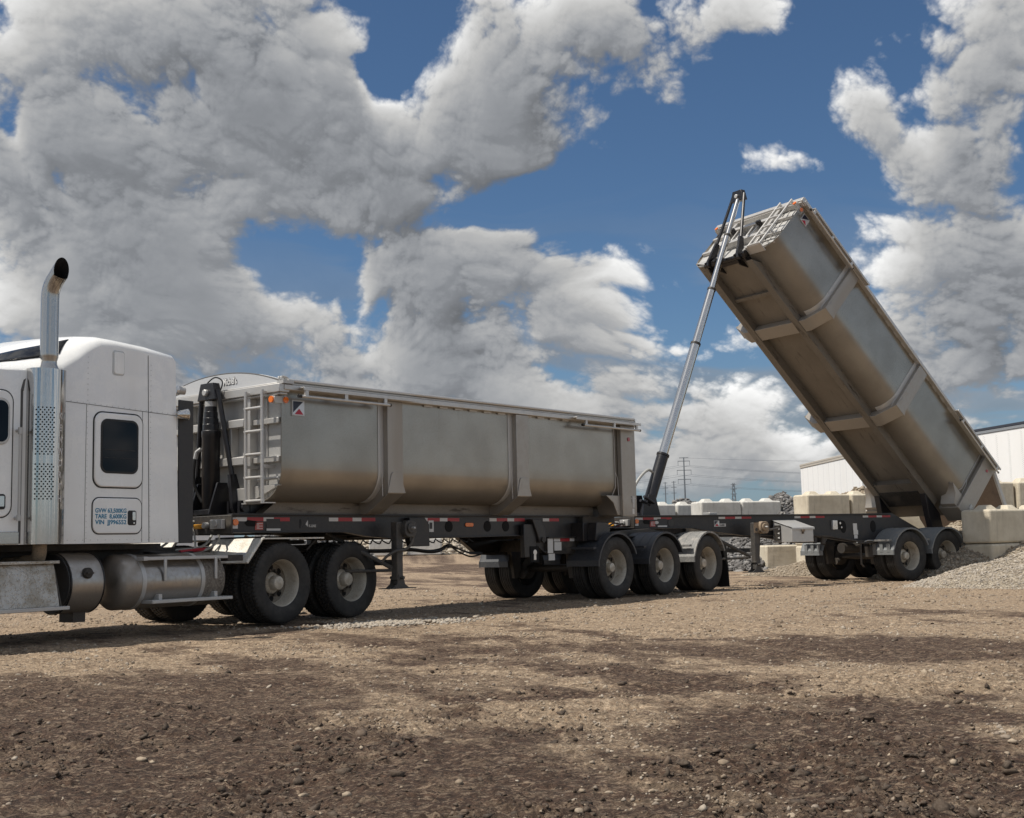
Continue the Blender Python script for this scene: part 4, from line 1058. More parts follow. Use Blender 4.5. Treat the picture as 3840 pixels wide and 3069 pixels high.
def axle_set(parent, xs, dusty=()):
    mb = MB()
    for x in xs:
        mb.cyl((x, .5, .525), (x, 2.06, .525), .065)
        for y in (.60, 1.90):
            mb.box(x - .45, x + .08, y, y + .10, .40, .52); mb.prism([(x - .55, .86), (x - .25, .86), (x - .30, .36), (x - .46, .36)], y + .005, y + .095, 'y')
            mb.cyl((x + .22, y + .05, .52), (x + .22, y + .05, .80), .10, .12)
            mb.cyl((x - .16, y + .22, .62), (x - .04, y + .22, .62), .09); mb.cyl((x - .30, y - .04, .42), (x - .22, y - .04, .42), .075)
    mb.build('axle', 'dusty_black_frame', parent)
    for i, x in enumerate(xs):
        for y, near in ((.135, True), (.475, True), (2.105, False), (2.445, False)):
            wheel(parent, x, y, .525, near=near, spin=random.uniform(0, 6))
        for y0, y1, s in ((-.03, .64, 1), (1.94, 2.61, -1)):
            m = 'dusty_fender_plastic' if i in dusty else 'grey_fender_plastic' if len(xs) == 2 else 'fender_plastic'
            def path(r, k):
                return [(x - r, .56 + k), (x - r, .66)] + [(x + r * math.cos(R(a)), .525 + r * math.sin(R(a))) for a in range(165, 11, -11)]
            mb = MB(); mb.band(path(.60, 0), path(.588, 0), y0, y1, 'y')
            for yy in (y0 + .10, y0 + .29, y0 + .48): mb.band(path(.604, 0)[3:], path(.599, 0)[3:], yy, yy + .09, 'y')
            if len(xs) == 2:
              for yy in (y0 + .08, y0 + .27, y0 + .46): mb.band([(x - .605, .62), (x - .605, .80)], [(x - .599, .62), (x - .599, .80)], yy, yy + .085, 'y')
            mb.band(path(.603, -.002), path(.57, -.002), y0 - .008 if s > 0 else y1 - .012, y0 + .012 if s > 0 else y1 + .008, 'y')
            fd = mb.build('fender', m, parent, smooth=30)
            mb = MB(); mb.box(x - .64, x - .56, y0 + .06, y1 + (.16 if s > 0 else -.1), .845, .885); mb.build('fender_bracket', 'dusty_fender_plastic' if i in dusty or len(xs) == 2 else 'fender_plastic', fd, bevel=.005)
def hoist_arms(parent, crown, pins, tf=None):
    mb = MB(); c = Vector(crown)
    mb.prism([(CEN - .20, -.10), (CEN + .20, -.10), (CEN + .13, .13), (CEN - .13, .13)], -.06, .06, 'x')
    mb.cyl((-.10, CEN, .0), (.08, CEN, .0), .045, mi=1)
    mb.v = [(x + c.x, y, z + c.z) for x, y, z in mb.v]
    o = mb.build('hoist_crown', ['black_steel', 'wall_aluminium'], parent, bevel=.01)
    for (px, py, pz), sg in zip(pins, (-1, 1)):
        a = Vector((c.x, CEN + sg * .17, c.z + .04)); b = Vector((px, py, pz)); d = (b - a).normalized()
        mb = MB(); mb.tube([a, a + d * (b - a).length * .78], .034, 10)
        p = a + d * (b - a).length * .72; u = Vector((0, 1, 0)); w = d.cross(u).normalized()
        def plate(off): return [p + w * .05 + u * off, p - w * .05 + u * off, b - w * .085 - d * .1 + u * off, b - w * .1 + u * off, b - w * .06 + d * .09 + u * off, b + d * .11 + u * off, b + w * .06 + d * .09 + u * off, b + w * .1 + u * off, b + w * .085 - d * .1 + u * off]
        q1, q2 = plate(-.03), plate(.03); n = len(q1)
        mb.add(q1 + q2, [tuple(range(n)), tuple(range(n, 2 * n))[::-1]] + [(i, (i + 1) % n, n + (i + 1) % n, n + i) for i in range(n)])
        mb.cyl(b - u * .14, b + u * .14, .035); mb.cyl(b - u * .17, b - u * .12, .055)
        mb.build('hoist_arm', 'black_steel', parent, smooth=35)
def hoist(parent, base, top, tstages, collapsed):
    b, t = Vector(base), Vector(top); d = (t - b).normalized()
    mb = MB(); L = (t - b).length
    if collapsed:
        mb.lathe(b, d, [(.105, 0), (.118, .02), (.118, 1.02), (.125, 1.04), (.125, 1.11), (.115, 1.12)], 36)
        z = 1.12
        for r in (.110, .099, .089, .079): mb.lathe(b, d, [(r, z - .02), (r, z + .075), (r - .012, z + .085)], 36); z += .085
        mb.lathe(b, d, [(.08, z - .02), (.08, z + .05), (.001, z + .06)], 24, 1)
        return mb.build('hoist_cylinder', ['black_steel', 'wall_aluminium'], parent, smooth=35)
    r = .118; x0 = tstages[0]
    mb.lathe(b, d, [(.12, 0), (r, .02), (r, x0 - .05), (r + .012, x0 - .04), (r + .012, x0), (r - .02, x0 + .012)], 36)
    o = mb.build('hoist_cylinder', 'black_steel', parent, smooth=35)
    rr = [.096, .081, .067, .053]
    edges = list(tstages) + [L]
    for k in range(len(edges) - 1):
        mb = MB(); mb.lathe(b, d, [(rr[k], edges[k] - .02), (rr[k], edges[k + 1] - .05)], 36)
        mb.lathe(b, d, [(rr[k] + .002, edges[k + 1] - .06), (rr[k] + .009, edges[k + 1] - .055), (rr[k] + .009, edges[k + 1] - .01), (rr[k] - .01, edges[k + 1])], 36, 1)
        mb.build('hoist_stage', ['chrome', 'dusty_black_frame'], o, smooth=40)
    return o
def hoist_mount(parent, x, ztop):
    mb = MB()
    for y in (CEN - .22, CEN + .19): mb.prism([(x - .20, ztop), (x + .22, ztop), (x + .10, ztop + .42), (x - .06, ztop + .42)], y, y + .03, 'y')
    mb.box(x - .16, x + .16, CEN - .19, CEN + .19, ztop, ztop + .07)
    mb.box(x - .28, x - .24, CEN + .10, CEN + .14, ztop - .02, ztop + .46); mb.box(x - .28, x - .24, CEN + .38, CEN + .42, ztop - .02, ztop + .46); mb.box(x - .28, x - .25, CEN + .10, CEN + .42, ztop + .40, ztop + .46); mb.box(x - .28, x - .25, CEN + .10, CEN + .42, ztop + .28, ztop + .31)
    mb.build('hoist_mount', 'black_steel', parent, bevel=.006)

# ---------------------------------------------------------------- lead trailer: body down, tarp drawn
LEAD = tag(empty('dump_trailer', (1.742, 21.409, 0), R(90 - 39.34)), 'dump trailer with its aluminium body down, coupled behind the white truck', 'dump trailer', 'aluminium tipping trailers in one road train')
flat = lambda x, y, z: (x, y, z)
HL = body(LEAD, flat, False)
mb = MB(); mb.box(-.95, .60, .74, 1.84, 1.41, 1.574); mb.box(-.35, .60, .45, 2.1, 1.30, 1.408); mb.build('rear_crossbox', 'dusty_black_frame', HL)
FL = chassis(LEAD, False)
maker_badge(FL, -6.605, 1.237, False)
for x0, n_ in ((-7.665, 4), (-6.09, 4), (-4.30, 4), (-2.705, 4), (-1.34, 2)): tape(FL, x0, .549, 1.328, .05, STD[:n_])
tape(FL, -1.12, .498, .99, .05, STD[:4])
mb = MB(); mb.prism(rrect(-3.29, -3.10, 1.245, 1.305, .028), .535, .549, 'y'); mb.build('side_lamp', 'amber_lens', FL, bevel=.004)
mb = MB(); mb.box(-4.11, -4.0, .544, .549, 1.17, 1.34); mb.box(-4.09, -4.03, .5415, .5438, 1.215, 1.31, 1); mb.build('sticker', ['sticker_white', 'dark_fairing'], FL, smooth=0)
mb = MB()                                                          # hangers and brackets bolted to the side of the frame
mb.prism([(-4.62, 1.38), (-4.30, 1.38), (-4.20, 1.28), (-4.20, .96), (-4.58, .96), (-4.62, 1.05)], .44, .548, 'y')
mb.prism([(-1.80, 1.36), (-1.60, 1.36), (-1.46, 1.20), (-1.44, 1.0), (-1.62, .97), (-1.68, 1.12)], .40, .548, 'y'); mb.box(-1.98, -1.66, .44, .52, .74, 1.28)
mb.box(-.55, -.20, .30, .549, .98, 1.30); mb.prism([(-.45, .99), (-.1, .99), (.0, 1.18), (-.1, 1.3), (-.4, 1.3)], .12, .30, 'y')
mb.split('hanger', 'black_frame_paint', LEAD, bevel=.01)
mb = MB(); mb.cyl((-1.55, .40, 1.02), (-1.55, .37, 1.02), .045); mb.cyl((-1.72, .435, .82), (-1.72, .425, .82), .045, mi=1); mb.box(-1.84, -1.62, .428, .438, .66, .92, 2); mb.box(-1.76, -1.70, .42, .43, .70, .78, 1); mb.build('valve_panel', ['dusty_black_frame', 'clear_lens', 'flat_black'], LEAD)
mb = MB(); mb.box(-1.30, -1.16, .485, .497, .80, 1.04); mb.box(-1.12, -.93, .485, .497, .84, .98); mb.box(-1.28, -1.12, .485, .497, .68, .79); mb.split('data_plate', 'sticker_white', LEAD, smooth=0)
mb = MB(); x = -5.95                                               # coiled hose hung under the frame rail
loop = []
k = 0
while x < -3.05:
    loop.append((x, .60 + .02 * math.cos(k * math.pi / 4), 1.065 - .055 * abs(math.sin(k * math.pi / 8)))); x += .0235; k += 1
mb.tube(loop, .010, 6); mb.build('coiled_hose', 'hose_black', LEAD)
for dz, dy in ((0, 0), (-.022, .03), (.01, .05)):
    mb = MB(); mb.tube(smooth_path([(-5.9, .7 + dy, 1.02 + dz), (-5.4, .68 + dy, .93 + dz), (-4.9, .68 + dy, .91 + dz), (-4.35, .68 + dy, .92 + dz), (-3.95, .66 + dy, .885 + dz), (-3.7, .66 + dy, .905 + dz), (-3.52, .66 + dy, .965 + dz * .3), (-3.3, .66 + dy, .90 + dz * 1.5), (-3.0, .68 + dy, .83 + dz * 2), (-2.7, .72 + dy, .835 + dz)]), .013, 8); mb.build('air_hose', 'hose_black', LEAD)
mb = MB(); mb.tube([(-3.52, .66, 1.07), (-3.52, .66, .97)], .006, 6); mb.cyl((-3.56, .67, .955), (-3.48, .67, .955), .03, mi=0); mb.build('hose_hanger', 'dusty_black_frame', LEAD)
landing_leg(LEAD, -5.03, 1.31, .385, False)
# rear bogie frame carrying the second trailer's kingpin
mb = MB()
for y in (.50, 2.03):
    mb.prism([(-1.3, 1.045), (-1.3, .80), (-.9, .78), (3.55, .80), (3.75, .90), (3.75, 1.045)], y, y + .05, 'y'); mb.box(-1.3, 3.75, y - .04, y + .09, 1.047, 1.065)
for x in (-.75, .75, 2.25, 3.6): mb.box(x, x + .09, .55, 2.03, .83, 1.03)
mb.build('bogie_frame', 'dusty_black_frame', LEAD)
mb = MB(); mb.prism([(.9, 1.07), (1.1, 1.16), (2.0, 1.20), (2.5, 1.16), (2.75, 1.07)], .65, 1.93, 'y'); mb.box(1.1, 2.0, .8, 1.78, 1.201, 1.225); mb.build('fifth_wheel', 'dusty_black_frame', LEAD, bevel=.02)
axle_set(LEAD, (0.0, 1.53, 3.06), dusty=(2,))
for y0, y1 in ((.0, .62), (1.96, 2.58)):
    mb = MB(); mb.prism([(3.72, .86), (3.735, .86), (3.80, .05), (3.785, .05)], y0, y1, 'y'); mb.build('mud_flap', 'hose_black', LEAD)
mb = MB(); mb.box(3.74, 3.80, .35, 2.23, .84, .98); mb.box(3.70, 3.74, .05, .55, .80, .86, 3)
mb.cyl((3.80, .45, .92), (3.815, .45, .92), .045, mi=1); mb.cyl((3.80, .62, .92), (3.815, .62, .92), .045, mi=1); mb.box(3.69, 3.80, .335, .349, .85, .92, 1); mb.box(3.69, 3.80, .335, .349, .92, .965, 2)
mb.build('tail_lamp_bar', ['dusty_black_frame', 'red_lens', 'amber_lens', 'dusty_black_frame'], LEAD)
mb = MB(); mb.box(2.32, 2.62, .28, .40, .55, .60); mb.build('step', 'wall_aluminium', LEAD)
hoist(LEAD, (-7.50, CEN, 1.43), (-7.50, CEN, 3.0), (), True)
hoist_arms(LEAD, (-7.52, CEN, 3.05), ((-7.40, .86, 1.51), (-7.40, 1.75, 1.51)))
hoist_mount(LEAD, -7.50, 1.43)
mb = MB()
for y in (.86, 1.75): mb.box(-7.47, -7.27, y - .13, y - .09, 1.43, 1.60); mb.box(-7.47, -7.27, y + .09, y + .13, 1.43, 1.60)
mb.box(-7.30, -6.95, .72, 1.86, 1.44, 1.577); mb.build('trunnion', 'black_steel', LEAD)
mb = MB(); mb.tube(smooth_path([(-7.56, 1.42, 2.30), (-7.60, 1.47, 2.27), (-7.62, 1.49, 2.1), (-7.62, 1.5, 1.9), (-7.58, 1.46, 1.72), (-7.55, 1.40, 1.6)]), .024, 8); mb.build('hydraulic_hose', 'hose_black', LEAD)
mb = MB(); mb.tube([(-7.57, 1.41, 2.31), (-7.60, 1.46, 2.27), (-7.61, 1.48, 2.18)], .03, 8); mb.build('hose_fitting', 'wall_aluminium', LEAD)
mb = MB(); mb.tube(smooth_path([(-7.50, 1.16, 2.98), (-7.46, 1.10, 3.18), (-7.48, 1.22, 3.26), (-7.50, 1.36, 3.20), (-7.52, 1.42, 3.10)]), .010, 6); mb.build('breather_hose', 'hose_black', LEAD)
# rounded end cap and the tarp on its bows
def arch(l, h=.235): t = (l - CEN) / (CEN + .05); return 3.075 + h * max(0.0, 1 - abs(t) ** 2.1)
ls = [-.03 + (2 * CEN + .06) * k / 28 for k in range(29)]
mb = MB(); mb.prism([(ls[0], 3.07)] + [(l, arch(l) - .006) for l in ls] + [(ls[-1], 3.07)], -7.385, -7.365, 'x'); cap_ = mb.build('tarp_end_cap', 'end_cap_grey', LEAD, smooth=30)
mb = MB(); mb.tube([(-7.375, l, arch(l)) for l in ls], .012, 8); mb.build('cap_edging', 'cap_edge', cap_)
for dx, dk, bo, mm in ((0, 0, .006, 'black_lettering'), (-.004, 0, .0008, 'tarp_vinyl')):
    lettering('lettering', "Michel's", frame_M((-7.388 + dx, 1.17, 3.155), (0, -1, 0), (0, .18, 1)), .125, mm, cap_, .72, bo, .004)
mb = MB(); rows = []
bows = (-6.6, -5.2, -3.85, -2.45, -1.15, .0)
NS = 120
for i in range(NS + 1):
    s = -7.36 + 8.0 * i / NS
    lift = max(math.exp(-((s - b_) / .24) ** 2) for b_ in bows)
    hh = .085 + .075 * lift + .006 * math.sin(s * 9)
    if s < -7.0: hh = max(hh, .22 - (s + 7.36) * .35)
    rows.append([(s, l, arch(l, hh) + .016) for l in [-.02 + (2 * CEN + .04) * k / 24 for k in range(25)]])
mb.loft(rows, closed=False, caps=False); o = mb.build('tarp', 'tarp_vinyl', LEAD, smooth=60, recalc=False); md = o.modifiers.new('t', 'SOLIDIFY'); md.thickness = .006
mb = MB(); mb.tube([(-7.30, -.035, 3.108), (.60, -.03, 3.105)], .022, 12); mb.build('tarp_roll', 'bright_aluminium', LEAD)
mb = MB()
for dy in (0, .05): mb.tube(smooth_path([(-7.36, -.03 + dy, 3.08), (-7.38, -.0 + dy, 3.15), (-7.30, .0 + dy, 3.15), (-7.25, -.02 + dy, 3.10)]), .014, 6)
mb.box(-7.40, -7.22, -.06, .06, 3.065, 3.105); mb.build('tarp_latch', 'wall_aluminium', LEAD)
# ARISUN on the first tyre
for i, ch in enumerate('ARISUN'):
    a = R(172 - i * 15); rr_ = .385
    p = (rr_ * math.cos(a), -.004, .525 + rr_ * math.sin(a))
    lettering('tyre_lettering', ch, frame_M(p, (math.sin(a), 0, -math.cos(a)), (math.cos(a), 0, math.sin(a))), .085, 'dark_fairing', LEAD, 1.0, .001, .008, 'CENTER')

# ---------------------------------------------------------------- second trailer: body tipped on its hoist
PUP = tag(empty('dump_trailer', (8.462, 26.747, 0), R(90 - 56.7)), 'rearmost dump trailer with its body tipped high on a long chrome hoist', 'dump trailer', 'aluminium tipping trailers in one road train')
TH = R(-43.6); _c, _s = math.cos(TH), math.sin(TH)
tip = lambda x, y, z: (_c * x - _s * z + .535, y, _s * x + _c * z + .672)
HP = body(PUP, tip, True)
FP = chassis(PUP, True)
maker_badge(FP, -5.10, 1.215, True)
for x0, n_ in ((-7.055, 4), (-4.97, 4), (-2.875, 4), (-.82, 4)): tape(FP, x0, .549, 1.365, .042, STD[:n_])
mb = MB(); mb.prism([(-6.55 + .05 * math.cos(t) , 1.31 + .03 * math.sin(t)) for t in [2 * math.pi * i / 16 for i in range(16)]], .543, .549, 'y', 0); mb.prism([(-6.20 + .07 * math.cos(t), 1.30 + .075 * math.sin(t)) for t in [2 * math.pi * i / 20 for i in range(20)]], .543, .549, 'y', 1); mb.split('web_plate', ['wall_aluminium', 'dark_fairing'], FP, smooth=0)
mb = MB(); mb.box(-5.06, -4.86, .7, .9, 1.448, 1.50); mb.build('rest_pad', 'bright_aluminium', FP, bevel=.01)
mb = MB(); mb.box(-1.80, -1.66, .50, .549, 1.12, 1.31); mb.box(-1.64, -1.47, .525, .549, 1.12, 1.31, 1); mb.cyl((-1.56, .525, 1.25), (-1.56, .515, 1.25), .025, mi=0); mb.cyl((-1.52, .525, 1.16), (-1.52, .515, 1.16), .02, mi=0); mb.build('valve_panel', ['clear_lens', 'flat_black'], FP, bevel=.004)
mb = MB(); mb.box(-1.14, -1.02, .543, .549, 1.10, 1.24); mb.box(-1.14, -1.0, .541, .5428, 1.0, 1.10); mb.box(-1.12, -1.02, .543, .549, .92, .995); mb.split('data_plate', 'sticker_white', FP, smooth=0)
mb = MB(); mb.band([(-2.5, 1.03), (-1.9, .99), (-1.1, .88), (-.4, .86)], [(-2.5, .995), (-1.9, .955), (-1.1, .845), (-.4, .825)], .46, .549, 'y'); mb.box(-2.38, -2.30, .50, .549, .84, 1.0); mb.box(-2.15, -2.05, .50, .549, .82, .98); mb.split('hanger', 'dusty_black_frame', PUP, bevel=.006)
landing_leg(PUP, -4.26, 1.28, .315, True)
axle_set(PUP, (0.0, 1.24), dusty=())
mb = MB(); mb.cyl((-.55, .62, .52), (-.55, .62, .74), .11, .12); mb.cyl((-1.15, .9, .72), (-.65, .9, .72), .11); mb.tube([(-1.05, .45, .80), (-1.05, .45, .38), (-.98, .45, .32)], .02, 8); mb.tube([(-1.1, .45, .82), (-.45, .45, .82)], .018, 8); mb.build('air_tank', 'dusty_black_frame', PUP)
for z_, y_ in ((.82, .5), (.78, .62)):
    mb = MB(); mb.tube(smooth_path([(-1.0, y_, z_), (-.8, y_ - .05, z_ + .05), (-.6, y_ - .04, z_ + .02), (-.45, y_, z_ - .12), (-.42, y_ + .1, z_ - .22)]), .014, 8); mb.build('air_hose', 'hose_grey', PUP)
# toolbox
mb = MB(); mb.prism([(-.0, 1.165), (-.0, .875), (.52, .875), (.52, 1.30)], -3.53, -2.93, 'x'); tb = mb.build('toolbox', 'wall_aluminium', PUP, bevel=.008)
mb = MB(); mb.prism([(-.025, 1.165), (-.025, 1.125), (-.018, 1.125), (-.012, 1.168), (.53, 1.315), (.53, 1.335)], -3.545, -2.915, 'x'); mb.build('lid', 'wall_aluminium', tb, bevel=.004)
mb = MB(); mb.box(-3.27, -3.20, -.04, -.02, 1.085, 1.13); mb.box(-3.25, -3.22, -.03, -.0, 1.04, 1.09); mb.build('latch', 'primer_rust', tb)
mb = MB(); mb.box(-3.56, -3.535, .30, .46, .92, 1.22)
for k in range(3): mb.prism([(.315, .95 + k * .09), (.375, .97 + k * .09), (.315, .99 + k * .09)], -3.565, -3.56, 'x', 1)
mb.build('box_bracket', ['dusty_black_frame', 'sticker_white'], tb)
# hoist run right out, arms to the foot of the front wall
HB, HT = (-6.22, CEN, 1.45), (-3.32, CEN, 8.27)
_L = (Vector(HT) - Vector(HB)).length
hoist(PUP, HB, HT, (1.34, 3.86, 5.15, 6.47), False)
pin = tip(-7.40, .86, 1.51); pin2 = tip(-7.40, 1.75, 1.51)
hoist_arms(PUP, HT, (pin, pin2))
hoist_mount(PUP, HB[0], 1.448)
mb = MB(tip)
for y in (.86, 1.75):
    mb.prism([(-7.46, 1.46), (-7.20, 1.44), (-7.0, 1.578), (-7.27, 1.72), (-7.42, 1.62)], y - .13, y - .10, 'y'); mb.prism([(-7.46, 1.46), (-7.20, 1.44), (-7.0, 1.578), (-7.27, 1.72), (-7.42, 1.62)], y + .10, y + .13, 'y')
mb.box(-7.29, -7.20, .72, 1.86, 1.52, 1.577); mb.cyl((-7.36, .7, 1.50), (-7.36, 1.95, 1.50), .05); mb.build('trunnion', 'black_steel', HP, bevel=.006)
mb = MB(tip)
for y in (.95, 1.75): mb.box(-7.50, -7.30, y - .06, y + .06, 2.52, 2.58)
mb.split('arm_stop', 'black_steel', HP, bevel=.006)
mb = MB(tip)                                                       # hinge brackets under the tub's rear end
for y in (.56, 1.87): mb.prism([(-.30, 1.405), (.34, 1.405), (.66, 1.22), (.60, 1.0), (.42, .93), (.10, 1.12)], y, y + .15, 'y')
mb.split('hinge_bracket', 'black_steel', HP, bevel=.01)
mb = MB(tip); mb.box(-.35, .1, .75, 1.83, 1.42, 1.46); mb.build('rear_apron', 'dusty_black_frame', HP)
mb = MB(); mb.tube(smooth_path([(-5.96, CEN, 2.30), (-6.10, CEN, 2.36), (-6.32, CEN, 2.2), (-6.50, CEN, 1.95), (-6.58, CEN, 1.7), (-6.56, CEN, 1.48)]), .028, 8); mb.build('hydraulic_hose', 'hose_grey', PUP)
mb = MB(); mb.tube([(-6.5, .95, 1.82), (-6.2, 1.03, 1.70)], .03, 10); mb.tube([(-6.55, 1.0, 1.75), (-6.3, 1.05, 1.66)], .03, 8); mb.build('hose_clamp', 'black_steel', PUP)
mb = MB(); mb.prism([(-6.50, 1.448), (-6.15, 1.448), (-6.45, 1.75)], CEN - .28, CEN - .25, 'y'); mb.build('hoist_guide', 'black_steel', PUP)
# lines between the two trailers
for m_, dy, dz in (('hose_black', 0, 0), ('hose_red', .1, -.04), ('hose_black', .16, .03)):
    mb = MB(); mb.tube(smooth_path([(-7.15, .75 + dy, 1.30), (-7.35, .7 + dy, 1.28 + dz), (-7.6, .72 + dy, 1.16 + dz), (-7.75, .75 + dy, 1.22 + dz), (-8.1, .8 + dy, 1.30 + dz), (-8.3, .85 + dy, 1.22)]), .018, 8); mb.build('air_hose', m_, PUP)

# ================================================================ YARD
def patch(x, y, cx, cy, rx, ry): return np.exp(-(((x - cx) / rx) ** 2 + ((y - cy) / ry) ** 2))
def mudness(x, y):
    """0 = pale gravel, 1 = dark wet mud"""
    x = np.asarray(x, np.float32); y = np.asarray(y, np.float32)
    xs, ys = x * .9 + y * .18, y * 1.0 - x * .12
    n = fbm(xs * .62 + ys * .16 + 50, ys * .27 + 50, 6, .6, 1)
    n2 = fbm(xs * 2.6 + ys * .5 + 9, ys * 1.25 + 30, 5, .62, 6)
    m = 2.1 * (n - .5) + 1.5 * (n2 - .5)
    m += 0.20 * sstep(y, 13.5, 4.5) - 0.34 * sstep(y, 8, 15) * sstep(y, 40, 16)
    m += .34 * patch(x, y, -2.7, 7.6, 1.3, .9) + .36 * patch(x, y, -1.2, 5.4, 1.4, .55) + .3 * patch(x, y, -1.7, 4.8, .9, .4) + .34 * patch(x, y, 3.6, 11.3, 1.8, 1.2) + .36 * patch(x, y, 1.4, 5.2, 1.1, .6) + .30 * patch(x, y, .62, 6.0, .9, .4) + .3 * patch(x, y, 5.2, 15.5, 2.2, .8)
    m -= .34 * patch(x, y, .0, 7.0, .9, .5) + .34 * patch(x, y, .4, 4.7, .6, .25) + .3 * patch(x, y, 1.9, 7.8, .9, .5) + .25 * patch(x, y, -1.2, 7.0, .8, .3) + .5 * patch(x, y, 7.5, 22, 4, 3) + .3 * patch(x, y, 2, 15, 4, 2)
    tr, lg = tracks(x, y)
    m += .22 * tr
    return sstep(m, -.42, .52)
TRACKS = ((-6.0, 6.3, 9.0, 8.6), (-6.0, 7.15, 9.0, 9.5), (-4.0, 4.75, 8.0, 5.35), (-9.0, 10.2, 12.0, 16.6), (-9.0, 11.2, 12.0, 17.8), (-3.0, 9.4, 9.0, 19.0), (-1.6, 9.0, 10.4, 18.4))
def tracks(x, y):
    """worn wheel tracks: strength, and position across and along each one"""
    best = np.zeros_like(x); lug = np.zeros_like(x)
    for x0, y0, x1, y1 in TRACKS:
        L = math.hypot(x1 - x0, y1 - y0); ux, uy = (x1 - x0) / L, (y1 - y0) / L
        s = (x - x0) * ux + (y - y0) * uy; d = -(x - x0) * uy + (y - y0) * ux + .18 * (fbm(s * .35 + y0, s * 0 + 3, 3, .5, 2) - .5) * 2
        a = (1 - sstep(np.abs(d), .20, .34)) * sstep(fbm(s * .45 + x0 * 3, s * 0 + y0, 3, .55, 5), .36, .60)
        lug = np.where(a > best, np.sin(s * 36 + np.abs(d) * 22), lug); best = np.maximum(best, a)
    return best, lug
def clumpy(x, y):
    n = fbm(np.asarray(x, np.float32) * 1.2 + 70, np.asarray(y, np.float32) * .75 + 5, 5, .62, 3)
    return sstep(n, .50, .66) * sstep(y, 15, 8)
def ground_z(x, y):
    x = np.asarray(x, np.float32); y = np.asarray(y, np.float32)
    r = np.sqrt(x * x + y * y)
    near = sstep(r, 26, 8)
    z = .055 * (fbm(x * .35, y * .7, 4, .5, 2) - .5) * sstep(r, 60, 20)
    z += .050 * (fbm(x * 2.2, y * 3.6, 5, .58, 4) - .5) * (.35 + .65 * near)
    z += near * .036 * (fbm(x * 10, y * 11, 5, .66, 8) - .5)
    z += sstep(r, 12, 6) * .016 * (fbm(x * 34, y * 34, 3, .6, 3, True) - .4)
    cl = clumpy(x, y)
    z += near * cl * .075 * np.maximum(fbm(x * 9, y * 11, 5, .62, 5, True) - .30, 0)
    tr, lg = tracks(x, y)
    z += near * tr * (-.022 + .007 * lg)
    z += .68 * sstep(y, 27, 60) * sstep(x, 4.5, -3)
    z += .12 * sstep(y, 21, 27) * 0
    return z - .012
import time as _t
az = np.concatenate([np.arange(-180, -36, 6), np.arange(-36, 36, .17), np.arange(36, 180, 6)]).astype(np.float32)
rr = np.concatenate([[.05, .6, 1.2, 2.0, 2.8, 3.3], np.exp(np.arange(math.log(3.7), math.log(45), .0042)), np.exp(np.arange(math.log(46), math.log(9000), .12))]).astype(np.float32)
A, RR = np.meshgrid(np.radians(az), rr)
GX, GY = RR * np.sin(A), RR * np.cos(A)
GZ = ground_z(GX, GY)
def grid_mesh(name, X, Y, Z, wrap, mname, attrs=None, loc=(0, 0, 0)):
    nr, nc = X.shape
    me = bpy.data.meshes.new(name)
    me.vertices.add(nr * nc)
    me.vertices.foreach_set('co', np.stack([X, Y, Z], -1).astype(np.float32).ravel())
    i, j = np.meshgrid(np.arange(nr - 1), np.arange(nc if wrap else nc - 1), indexing='ij')
    j2 = (j + 1) % nc
    q = np.stack([i * nc + j, i * nc + j2, (i + 1) * nc + j2, (i + 1) * nc + j], -1).reshape(-1, 4)[:, ::-1]
    add_faces(me, q)
    for k, v in (attrs or {}).items():
        a = me.attributes.new(k, 'FLOAT', 'POINT'); a.data.foreach_set('value', v.astype(np.float32).ravel())
    me.materials.append(MATS[mname])
    me.update(); me.polygons.foreach_set('use_smooth', np.ones(len(me.polygons), bool))
    o = bpy.data.objects.new(name, me); COL.objects.link(o); o.location = loc
    return o
def add_faces(me, q):
    n, k = q.shape
    me.loops.add(n * k); me.loops.foreach_set('vertex_index', q.astype(np.int32).ravel())
    me.polygons.add(n); me.polygons.foreach_set('loop_start', np.arange(0, n * k, k, dtype=np.int32))
    me.polygons.foreach_set('loop_total', np.full(n, k, np.int32))
    me.update(calc_edges=True)

